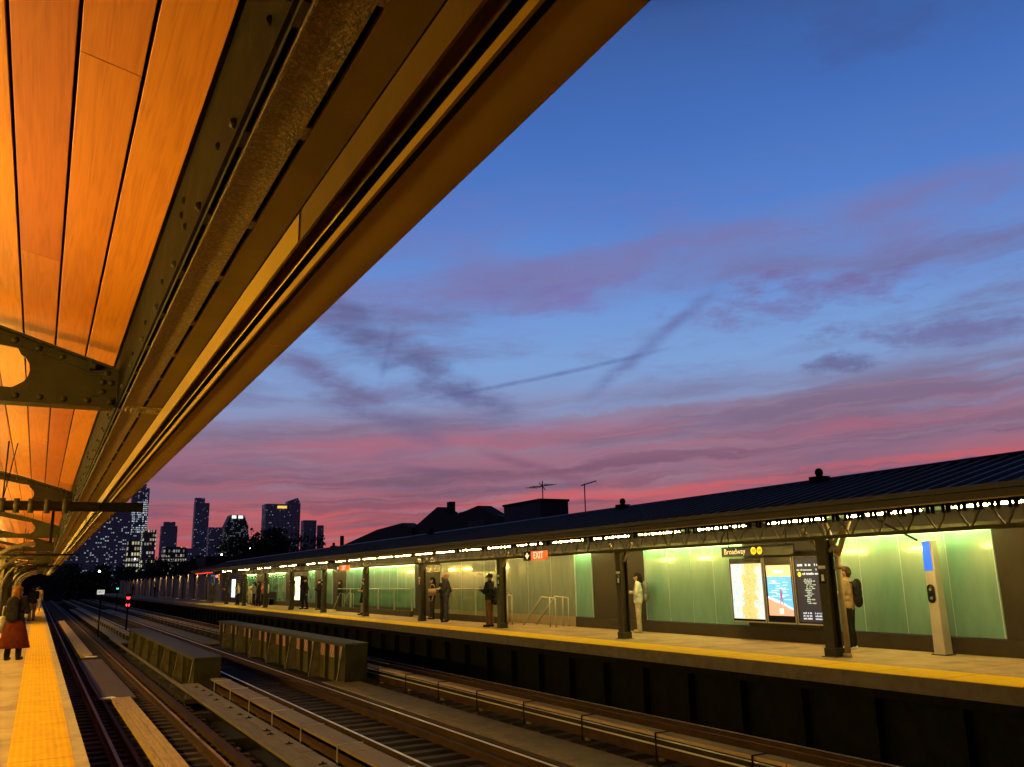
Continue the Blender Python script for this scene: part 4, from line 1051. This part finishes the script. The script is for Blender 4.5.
# skyline
warm = (1., .78, .42, 1); coolw = (.85, .95, 1., 1)
def tower(label, x0, x1, y, top, cell, prob, colour, power, base=(.22, .25, .34), extra=None, depth=None, cool=.35):  # raised blue-grey base puts haze and sky light into the wall colour
    d = depth or (x1-x0)*.8
    t = thing('skyscraper', label, 'tower', ((x0+x1)/2, y, -8), 'towers of the skyline')
    if prob < .4: cell = (cell[0]*.48, cell[1]*.5); power *= .5; prob *= .85
    m = facade_mat('facade', base, None, cell, prob, colour, power*.8, cool)
    b = MB().box(x0, x1, y, y+d, -8, top)
    if extra: extra(b, t)
    b.build('tower_body', m, t)
    return t
def slim(b, t):
    b.box(128, 143, 1504, 1516, 156, 163)
    ms = facade_mat('lit_strip', (.2, .22, .28), None, (2.2, 3.4), .85, (.9, .97, 1., 1), .8, .5)
    for x0, x1, z0, z1 in ((124, 128, 20, 120), (131, 136.5, 60, 150), (138.5, 143, 10, 150), (144, 147, 90, 140)):
        MB().box(x0, x1, 1499.2, 1499.9, z0, z1).build('lit_strip', ms, t)
tower('tall slim tower with bright vertical lit strips partly behind the canopy gutter', 122, 147.5, 1500, 156, (4.4, 4.2), .2, coolw, .8, extra=slim)
tower('dark speckled tower between canopy edge and the slim lit tower', 72, 107, 1300, 110, (5.5, 5), .16, warm, 1.0)
tower('lower dark speckled block beside the canopy edge', 43, 70, 1100, 74, (5, 4.6), .17, warm, 1.0)
tower('low speckled block nearest the canopy end', 20, 44, 1000, 46, (5, 4.5), .15, warm, 1.0)
tower('dim block with scattered windows behind the lit ones', 88, 128, 1380, 78, (5, 5), .15, warm, .9)
tower('short block with large pale yellow lit floors', 72.5, 84, 900, 43.5, (2.4, 5.2), .72, (1., .9, .5, 1), .8, (.05, .05, .05), cool=.05)
tower('pale lit block right of the yellow floors', 95, 108, 1000, 60, (2.6, 4.6), .45, (1., .88, .55, 1), .7, (.10, .10, .10), cool=.1)
tower('plain dark tower with a flat cap left of the narrow tower', 147, 168, 1300, 83, (5, 5), .04, warm, .5, extra=lambda b, t: b.box(150, 165, 1302, 1312, 83, 89))
tower('wide low block with rows of lit windows', 105, 126, 900, 38, (2.2, 4.4), .55, (1., .92, .7, 1), .5, (.06, .06, .06), cool=.1)
tower('narrow tall dark tower with stepped top standing alone', 234, 258, 1600, 143, (5, 5), .10, coolw, .6, extra=lambda b, t: b.box(234, 250, 1602, 1616, 143, 152))
tower('stubby dark tower right of the narrow tall one', 243, 265, 1500, 94, (5, 5), .12, coolw, .5)
def dome(b, t):
    b.hexa([(269, 1500, 96), (307, 1500, 96), (307, 1530, 96), (269, 1530, 96)], [(277, 1500, 115), (299, 1500, 115), (299, 1530, 115), (277, 1530, 115)])
    MB().box(279, 286, 1499, 1499.9, 109, 114).box(289.5, 297, 1499, 1499.9, 109, 114).build('crown_light', emat('crown', (.85, 1., .95), 1.2), t)
tower('rounded tower with chamfered top and two bright crown lights', 269, 307, 1500, 95.9, (4.6, 5.4), .38, (.95, 1., .75, 1), .42, (.05, .055, .055), extra=dome)
def crown(b, t):
    MB().box(331, 346, 1399, 1399.9, 119, 123).build('crown_light', emat('crown2', (1., .62, .12), 1.0), t)
tower('broad twin tower left half with yellow crown light', 312.4, 347, 1400, 126, (5, 5), .07, warm, .6, extra=crown)
tower('twin tower right half with a slanted roof', 348, 369, 1402, 128, (5, 5), .07, coolw, .5,
      extra=lambda b, t: b.hexa([(348, 1402, 128), (369, 1402, 128), (369, 1418, 128), (348, 1418, 128)], [(348, 1402, 131), (364, 1402, 137), (364, 1418, 137), (348, 1418, 131)]))
tower('small dark tower with stepped roof right of the twin tower', 388, 410, 1450, 104, (5, 5), .03, warm, .4)
tower('lower shoulder block right of the stepped dark tower', 410.5, 420, 1440, 95, (5, 5), .03, warm, .4)
tower('low dark block between wide lit block and narrow tower', 168, 186, 1200, 48, (5, 5), .10, warm, .6)
tower('low dark block left of the twin tower', 200, 228, 1000, 44, (5, 5), .05, warm, .5)

# trees in front of the skyline
def tree(label, x, y, h, w, seed):
    rnd = random.Random(seed)
    t = thing('tree', label, 'tree', (x, y, -8), 'dark trees before the skyline')
    tr = MB().tube((x, y, -8), (x, y, -8+h*.55), w*.045, w*.028, 8)
    for i in range(5):
        a = rnd.uniform(0, 6.28); tr.tube((x, y, -8+h*(.3+.05*i)), (x+math.cos(a)*w*.3, y+math.sin(a)*w*.3, -8+h*(.6+.05*i)), w*.02, w*.008, 6)
    tr.build('trunk', M['bark'], t)
    b = MB(); cl = [(rnd.uniform(-.38, .38)*w, rnd.uniform(-.38, .38)*w, rnd.uniform(.45, .88)*h) for _ in range(26)]
    sz = w*.028+.10
    for cx, cy, cz in cl:
        rr = w*rnd.uniform(.10, .2)
        for _ in range(95):
            v = Vector((rnd.gauss(0, 1), rnd.gauss(0, 1), rnd.gauss(0, .8))).normalized()*rr*rnd.random()**.4
            p = Vector((x+cx, y+cy, -8+cz))+v
            q = Vector((rnd.gauss(0, 1), rnd.gauss(0, 1), rnd.gauss(0, 1))).normalized(); a = q.orthogonal().normalized()*sz*rnd.uniform(.6, 1.4); c = q.cross(a)*.6
            b.add([p-a, p-c, p+a, p+c], [(0, 1, 2, 3)])
    b.build('crown', M['leaf'], t)
tree('large dark tree at the vanishing end of the tracks', 12, 250, 15, 16, 1)
tree('dark tree left of the far windscreen end', 24, 260, 15, 15, 2)
tree('bushy dark tree above the end of the far windscreen', 38, 300, 18, 18, 3)
tree('dark tree before the yellow lit floors', 35, 380, 18, 18, 4)
tree('dark rounded tree left in front of the twin tower', 62, 300, 26, 20, 5)
tree('tallest dark tree in front of the twin tower', 72, 320, 31, 20, 6)
tree('dark tree right in front of the twin tower', 84, 330, 29, 22, 7)
tree('low dark tree right of the twin tower', 94, 340, 24, 20, 8)
tree('low dark tree below the rounded tower', 56, 330, 20, 20, 9)

# distant street lamps
M['slamp'] = emat('street_lamp_head', (1., .9, .7), 14.)
sp = [(10, 200, 4.6, 'near the tracks'), (17, 300, 7.5, 'left of the trees'), (24, 420, 10, 'behind the dark trees'), (52, 300, 11, 'above the far windscreen'),
      (61, 300, 13, 'above the end of the far canopy'), (6, 330, 4.2, 'lowest, by the vanishing point'), (30, 520, 13, 'below the speckled towers'), (45, 520, 16, 'below the slim lit tower')]
for x, y, z, w in sp:
    t = thing('street_lamp', 'distant street lamp point, '+w, 'street lamp', (x, y, -8), 'distant street lamps')
    MB().tube((x, y, -8), (x, y, z), .1, .06, 6).tube((x, y, z), (x+1, y, z+.2), .06, None, 6).build('pole', M['black'], t)
    MB().ball((x+1.1, y, z+.1), .14+.0004*y, 8, 6).build('lamp_head', M['slamp'], t)

# ------------------------------------------------------------------ people
M['skin'] = mat('skin', (.42, .24, .15), .5, .1, 9)
M['skin2'] = mat('skin_dark', (.22, .12, .075), .5, .1, 9)
def cloth(name, c): return mat(name, c, .85, .4, 7, 1., 16, spec=.03)
C = {k: cloth(k+'_cloth', v) for k, v in dict(black=(.016, .015, .015), charcoal=(.04, .04, .042), white=(.62, .58, .50), tan=(.42, .28, .14), brown=(.13, .065, .032),
     rust=(.085, .017, .006), khaki=(.40, .33, .22), navy=(.02, .025, .05), grey=(.16, .16, .16), pink=(.45, .14, .13), cream=(.40, .33, .22), denim=(.05, .065, .10), olive=(.035, .032, .018)).items()}
C['hair_dark'] = cloth('dark_hair', (.015, .011, .009)); C['hair_red'] = cloth('red_blond_hair', (.17, .065, .018)); C['hair_brown'] = cloth('brown_hair', (.06, .032, .018))
C['eye'] = mat('eye', (.02, .02, .02), .2, .1, 9)

def fuse(name, caps, m, parent, vox, extra=None, smooth=4):
    b = MB()
    for p0, r0, p1, r1 in caps: b.capsule(p0, r0, p1, r1)
    if extra: extra(b)
    me = bpy.data.meshes.new(name); me.from_pydata(b.v, [], b.f)
    tmp = bpy.data.objects.new(name, me); COL.objects.link(tmp)
    md = tmp.modifiers.new('r', 'REMESH'); md.mode = 'VOXEL'; md.voxel_size = vox; md.use_smooth_shade = True
    ms = tmp.modifiers.new('s', 'SMOOTH'); ms.iterations = smooth; ms.factor = .5
    dg = bpy.context.evaluated_depsgraph_get(); dg.update()
    out = bpy.data.meshes.new_from_object(tmp.evaluated_get(dg)); bpy.data.objects.remove(tmp)
    out.materials.clear(); out.materials.append(m); out.name = name
    o = bpy.data.objects.new(name, out); COL.objects.link(o); o.parent = parent
    return o
def lerp(a, b, t): return tuple(a[i]+(b[i]-a[i])*t for i in range(3))

def person(label, x, y, face, h=1.7, top='black', legs='charcoal', hair='hair_dark', hairlen=0, shoes='black', skin='skin', arms='phone', skirt=None,
           stance=.10, step=.0, sleeves=True, sit=False, vox=.014, lean=0., bald=False, cap=None, turn=0.):
    t = thing('person', label, 'person', (x, y, 0))
    t.rotation_euler = (0, 0, face)
    k = h/1.72
    P = lambda a, b, c: (a*k, (b+lean*max(0, c-.9))*k, c*k)
    female = skirt is not None or hairlen > 1
    sh = .165 if female else .19
    hipz, knz = .90, .49
    J = {}
    for s, sd in ((-1, 'L'), (1, 'R')):
        st = step*s
        J['hip'+sd] = P(s*.088, 0, hipz)
        if sit: J['hip'+sd] = P(s*.09, 0, .50); J['kne'+sd] = P(s*.12, .42, .50); J['ank'+sd] = P(s*.12, .45, .08)
        else: J['kne'+sd] = P(s*(.088+stance*.25), st*.45+.015, knz); J['ank'+sd] = P(s*(.088+stance*.45), st, .075)
        J['sho'+sd] = P(s*sh, 0, 1.405)
        if arms == 'phone': J['elb'+sd] = P(s*(sh+.06), .06, 1.12); J['wri'+sd] = P(s*.07, .27, 1.20)
        elif arms == 'one': J['elb'+sd] = P(s*(sh+.06), (.08 if s > 0 else -.03), 1.11); J['wri'+sd] = P(.10, .27, 1.28) if s > 0 else P(-sh-.08, .04, .86)
        elif arms == 'cross': J['elb'+sd] = P(s*(sh+.07), .07, 1.13); J['wri'+sd] = P(-s*.08, .20, 1.16)
        else: J['elb'+sd] = P(s*(sh+.06), -.02, 1.12); J['wri'+sd] = P(s*(sh+.07), .05, .86)
    if sit:
        dz = -.40*k
        for sd in 'LR':
            for q in ('sho', 'elb', 'wri'): a = J[q+sd]; J[q+sd] = (a[0], a[1]-.02*k, a[2]+dz)
    Z = (lambda a, b, c: (a*k, (b+lean*max(0, c-.9))*k, (c-(.40 if sit else 0))*k))
    def head(c): return Z(*c)
    caps = []
    ct, st_ = math.cos(turn), math.sin(turn)
    HD = lambda a, b, c: Z(a*ct-b*st_, a*st_+b*ct, c)
    # head, neck
    caps += [(Z(0, -.005, 1.44), .056*k, HD(0, .0, 1.53), .054*k), (HD(0, -.012, 1.615), .092*k, HD(0, .012, 1.565), .075*k), (HD(0, .012, 1.56), .07*k, HD(0, .035, 1.515), .044*k),
             (HD(0, .092, 1.60), .012*k, HD(0, .108, 1.572), .016*k), (HD(-.088, -.005, 1.60), .016*k, HD(-.088, -.01, 1.565), .014*k), (HD(.088, -.005, 1.60), .016*k, HD(.088, -.01, 1.565), .014*k),
             (HD(-.02, .085, 1.535), .010*k, HD(.02, .085, 1.535), .010*k)]
    tor = [(Z(-.085, 0, .92), .10*k, Z(.085, 0, .92), .10*k), (Z(-.06, .0, 1.04), .10*k, Z(.06, .0, 1.04), .10*k), (Z(-.08, .0, 1.22), .108*k, Z(.08, .0, 1.22), .108*k),
           (Z(-sh+.045, -.01, 1.385), .062*k, Z(sh-.045, -.01, 1.385), .062*k), (Z(0, 0, .93), .12*k, Z(0, .0, 1.25), .12*k), (Z(-.06, 0, 1.22), .11*k, Z(-.1, -.01, 1.36), .075*k), (Z(.06, 0, 1.22), .11*k, Z(.1, -.01, 1.36), .075*k),
           (Z(0, -.01, 1.36), .08*k, Z(0, -.005, 1.46), .055*k)]
    arm, leg = [], []
    for s, sd in ((-1, 'L'), (1, 'R')):
        arm += [(J['sho'+sd], .058*k, J['elb'+sd], .043*k), (J['elb'+sd], .043*k, J['wri'+sd], .029*k)]
        leg += [(J['hip'+sd], .092*k, J['kne'+sd], .060*k), (J['kne'+sd], .058*k, lerp(J['kne'+sd], J['ank'+sd], .35), .056*k), (lerp(J['kne'+sd], J['ank'+sd], .35), .056*k, J['ank'+sd], .038*k)]
        w = Vector(J['wri'+sd]); d = (w-Vector(J['elb'+sd])).normalized()
        side = d.cross(Vector((s, 0, 0.01))); side = side.normalized() if side.length > .01 else Vector((0, 1, 0))
        across = d.cross(side).normalized()
        pm = w+d*.07*k
        caps += [(tuple(w), .029*k, tuple(pm-across*.018*k), .022*k), (tuple(w), .026*k, tuple(pm+across*.018*k), .022*k)]
        for i, L in enumerate((.062, .072, .066, .052)):
            b0 = pm+across*(-.03+.02*i)*k; b1 = b0+(d*.55*L+side*.15*L)*k; b2 = b1+(d*.35*L+side*.45*L)*k
            caps += [(tuple(b0), .0105*k, tuple(b1), .010*k), (tuple(b1), .010*k, tuple(b2), .009*k)]
        th0 = w+(d*.02-across*.02)*k; th1 = th0+(d*.035-across*.035+side*.01)*k; th2 = th1+(d*.035+side*.02)*k
        caps += [(tuple(th0), .014*k, tuple(th1), .012*k), (tuple(th1), .012*k, tuple(th2), .010*k)]
        caps += [(J['ank'+sd], .04*k, (J['ank'+sd][0]+s*.01, J['ank'+sd][1]+.13*k, .035*k), .032*k)]
    body = fuse('body', caps+tor+arm+leg, M[skin], t, vox*.8)
    inf = lambda L, e: [(a, ra+e*k, b, rb+e*k) for a, ra, b, rb in L]
    jack = inf(tor, .022)
    if sleeves: jack += inf(arm, .018)
    else: jack += [(J['sho'+sd], .078*k, lerp(J['sho'+sd], J['elb'+sd], .6), .066*k) for sd in 'LR']
    fuse('jacket' if sleeves else 'shirt', jack, C[top], t, vox)
    if skirt:
        m_, z0, fl = skirt
        b = MB(); N = 40; ring = []
        for j in range(9):
            f = j/8; z = (1.03-(1.03-z0)*f)*k; r = (.135+(fl-.135)*f**.8)*k
            for i in range(N):
                a = 2*math.pi*i/N; rr = r*(1+.05*f*math.sin(a*9)+.03*f*math.sin(a*4+1)); ring.append((rr*math.cos(a), rr*.82*math.sin(a), z))
        fs = [(j*N+i, j*N+(i+1) % N, (j+1)*N+(i+1) % N, (j+1)*N+i) for j in range(8) for i in range(N)]
        fs.append(tuple(range(N)))
        me = bpy.data.meshes.new('skirt'); me.from_pydata(ring, [], fs); me.materials.append(C[m_]); me.polygons.foreach_set('use_smooth', [True]*len(me.polygons))
        o = bpy.data.objects.new('skirt', me); COL.objects.link(o); o.parent = t
        sd_ = o.modifiers.new('thick', 'SOLIDIFY'); sd_.thickness = .008
    if legs:
        tz = [(Z(-.08, 0, .93), .108*k, Z(.08, 0, .93), .108*k), (Z(-.06, 0, 1.0), .105*k, Z(.06, 0, 1.0), .105*k)]
        lg_ = inf(leg, .014)
        lg_ += [(lerp(J['kne'+sd], J['ank'+sd], .4), .074*k, lerp(J['kne'+sd], J['ank'+sd], .93), .066*k) for sd in 'LR']
        fuse('trousers', tz+lg_, C[legs], t, vox)
    sc = []
    for s, sd in ((-1, 'L'), (1, 'R')):
        a = J['ank'+sd]
        sc += [((a[0], a[1]-.035*k, .045*k), .045*k, (a[0]+s*.012, a[1]+.15*k, .038*k), .038*k), ((a[0], a[1], .06*k), .05*k, (a[0], a[1], .10*k), .05*k)]
    fuse('shoes', sc, C[shoes], t, vox)
    eb = MB()
    for s in (-1, 1): eb.ball(HD(s*.034, .082, 1.603), .012*k, 8, 6)
    e = eb.build('eyes', C['eye']); e.parent = t
    if not bald:
        hc = [(HD(0, -.03, 1.635), .098*k, HD(0, .012, 1.655), .085*k), (HD(0, -.055, 1.60), .082*k, HD(0, -.05, 1.54), .058*k)]
        if hairlen >= 1: hc += [(HD(s*.055, -.035, 1.61), .055*k, HD(s*.085, -.03, 1.50-.035*hairlen), .04*k) for s in (-1, 1)] + [(HD(0, -.055, 1.6), .085*k, HD(.02, -.105, 1.50-.065*hairlen), .06*k)]
        if cap: hc = [(HD(0, -.02, 1.65), .098*k, HD(0, .01, 1.66), .090*k), (HD(0, .08, 1.64), .03*k, HD(0, .14, 1.628), .02*k)]
        fuse('hair' if not cap else 'cap', hc, C[cap or hair], t, vox*.9)
    return t
def on_person(t, name, label, cat, mb, m):
    """something carried: a top-level thing of its own, placed with the carrier's stance"""
    o = mb.build(name, m, None, True); o.location = t.location; o.rotation_euler = t.rotation_euler
    return tag(o, label, cat)
def backpack(t, label, m, k=1., z=1.2, y=-.22):
    b = MB()
    for dz in (-.16, 0, .14): b.ball((0, y*k, (z+dz)*k), .15*k, 12, 8, (1., .62, 1.05))
    for s in (-1, 1): b.path([(s*.10*k, (y+.06)*k, (z+.2)*k), (s*.11*k, -.02*k, (z+.255)*k), (s*.11*k, .125*k, (z+.1)*k), (s*.13*k, .10*k, (z-.1)*k)], .018*k, 6)
    return on_person(t, 'backpack', label, 'backpack', b, m)
def phone(t, label, loc):
    b = MB().box(loc[0]-.038, loc[0]+.038, loc[1]-.005, loc[1]+.005, loc[2]-.075, loc[2]+.075)
    return on_person(t, 'phone', label, 'phone', b, M['screenblack'])
# facing: 0 = along the tracks (+Y); R(90) = towards the near platform (-X); R(-90) = away
p = person('woman in long rust red skirt and dark jacket standing on the near platform', -.36, 23.4, R(-25), 1.64, 'black', 'black', 'hair_red', 2, 'black', arms='phone', skirt=('rust', .28, .34), vox=.012, turn=R(-35))
backpack(p, 'dark backpack on the back of the woman in the rust skirt', C['black'], .95)
on_person(p, 'tote_bag', 'cream tote bag at the left elbow of the woman in the rust skirt', 'bag', MB().box(-.33, -.24, -.12, .20, .62, .98).path([(-.285, -.08, .98), (-.285, -.02, 1.2), (-.285, .1, 1.2), (-.285, .16, .98)], .012, 6), C['cream'])
person('person in dark coat and brown trousers farther along the near platform', -.12, 50, R(20), 1.72, 'black', 'brown', arms='one', step=.12)
person('person in tan jacket farthest along the near platform', .15, 72, R(0), 1.7, 'tan', 'khaki', arms='down')
p = person('man in tan shirt and black trousers half hidden behind the rightmost post', 14.75, 12.62, R(25), 1.66, 'tan', 'black', arms='phone', sleeves=False, shoes='white', vox=.010, hair='hair_brown')
backpack(p, 'black backpack on the man behind the rightmost post', C['black'], .95)
p = person('long haired woman in white top and khaki trousers behind the second post', 15.05, 20.2, R(55), 1.64, 'white', 'khaki', hairlen=3, arms='cross', shoes='cream', vox=.010, stance=.2)
backpack(p, 'grey backpack on the long haired woman in white', C['grey'], .95)
p = person('man in black cap and jacket with brown trousers looking at his phone', 13.45, 26.35, R(35), 1.72, 'black', 'brown', cap='black', arms='phone', vox=.010, skin='skin2', stance=.12, turn=R(15))
backpack(p, 'black backpack hanging low on the man in the black cap', C['black'], .95, z=1.06)
phone(p, 'phone held up by the man in the black cap', (0, .37, 1.24))
p = person('bald man in dark grey jacket with arms raised before his chest', 13.75, 30.6, R(60), 1.84, 'charcoal', 'charcoal', bald=True, arms='cross', vox=.010, stance=.12)
person('shorter person in dark jacket beside the bald man', 14.25, 31.9, R(-60), 1.7, 'black', 'black', arms='phone', hair='hair_brown', vox=.012)
p = person('woman with bare arm and dark top behind the fourth post', 14.3, 33.2, R(80), 1.66, 'black', 'charcoal', hairlen=2, sleeves=False, arms='down', vox=.012)
on_person(p, 'handbag', 'yellow handbag held by the woman behind the fourth post', 'bag', MB().box(-.30, -.18, -.10, .22, .95, 1.22).path([(-.24, -.05, 1.22), (-.24, .0, 1.38), (-.24, .12, 1.38), (-.24, .17, 1.22)], .012, 6), C['tan'])
person('woman in short black dress leaning by the fifth post', 13.75, 40.2, R(70), 1.68, 'black', None, hairlen=1, sleeves=False, arms='cross', skirt=('black', .58, .22), vox=.012, step=.1)
person('person in black coming up the second stair', 14.9, 47.6, R(60), 1.66, 'black', 'charcoal', arms='down')
person('dark clad person behind the sixth post', 14.6, 50.6, R(90), 1.72, 'black', 'black', arms='phone')
person('person in long dark coat in front of the glowing poster', 14.3, 52.6, R(100), 1.84, 'black', 'black', arms='one', step=.08)
person('person in cream jacket behind the seventh post', 14.3, 55.4, R(70), 1.7, 'cream', 'black', arms='cross')
crowd = [('person in white shirt and dark trousers at the right of the waiting crowd', 14.3, 62.6, 60, 1.78, 'white', 'navy', 'one'),
         ('person in pink top behind the eighth post', 14.6, 65.0, 110, 1.7, 'pink', 'black', 'phone'),
         ('person in dark jacket at the middle of the crowd', 13.8, 62.9, 80, 1.7, 'black', 'black', 'cross'),
         ('person in khaki clothes leaning at the crowd bench', 14.8, 70.4, 120, 1.6, 'khaki', 'khaki', 'down'),
         ('person in navy seated low in the crowd', 14.9, 68.0, 90, 1.5, 'navy', 'black', 'phone'),
         ('person in cream shirt and black trousers left of the ninth post', 13.7, 69.6, 70, 1.74, 'cream', 'black', 'one'),
         ('person in tan top and pink shorts at the left of the crowd', 14.0, 75.6, 100, 1.66, 'tan', 'pink', 'phone'),
         ('person in black with folded arms behind the crowd', 15.0, 66.6, 95, 1.74, 'black', 'denim', 'cross'),
         ('person in grey top between the two crowd posts', 14.2, 66.2, 60, 1.68, 'grey', 'black', 'phone'),
         ('person in white top and charcoal trousers near the tenth post', 14.4, 73.2, 80, 1.72, 'white', 'charcoal', 'down')]
for i, (lab, x, y, f, h, tp, lg2, ar) in enumerate(crowd):
    person(lab, x, y, R(f), h, tp, lg2, arms=ar, vox=.016, hair=('hair_dark', 'hair_brown')[i % 2], hairlen=i % 3, step=.05*(i % 3), stance=.1+.05*(i % 2))
person('dark figure before the lamp washed wall, right one of two', 14.4, 130, R(90), 1.8, 'black', 'black', vox=.018)
person('dark figure farthest along the lamp washed wall', 14.2, 160, R(90), 1.8, 'black', 'black', vox=.018)
# bench for the crowd
t = thing('bench', 'dark bench against the screen behind the waiting crowd', 'bench', (15.1, 67, 0))
MB().box(14.95, 15.35, 64.5, 69.5, .42, .47).build('seat', M['panel'], t); MB().box(15.36, 15.40, 64.5, 69.5, .5, .95).build('backrest', M['panel'], t)
for y in (64.8, 67, 69.2): MB().box(15.0, 15.3, y-.03, y+.03, 0, .419).build('leg', M['black'], t)
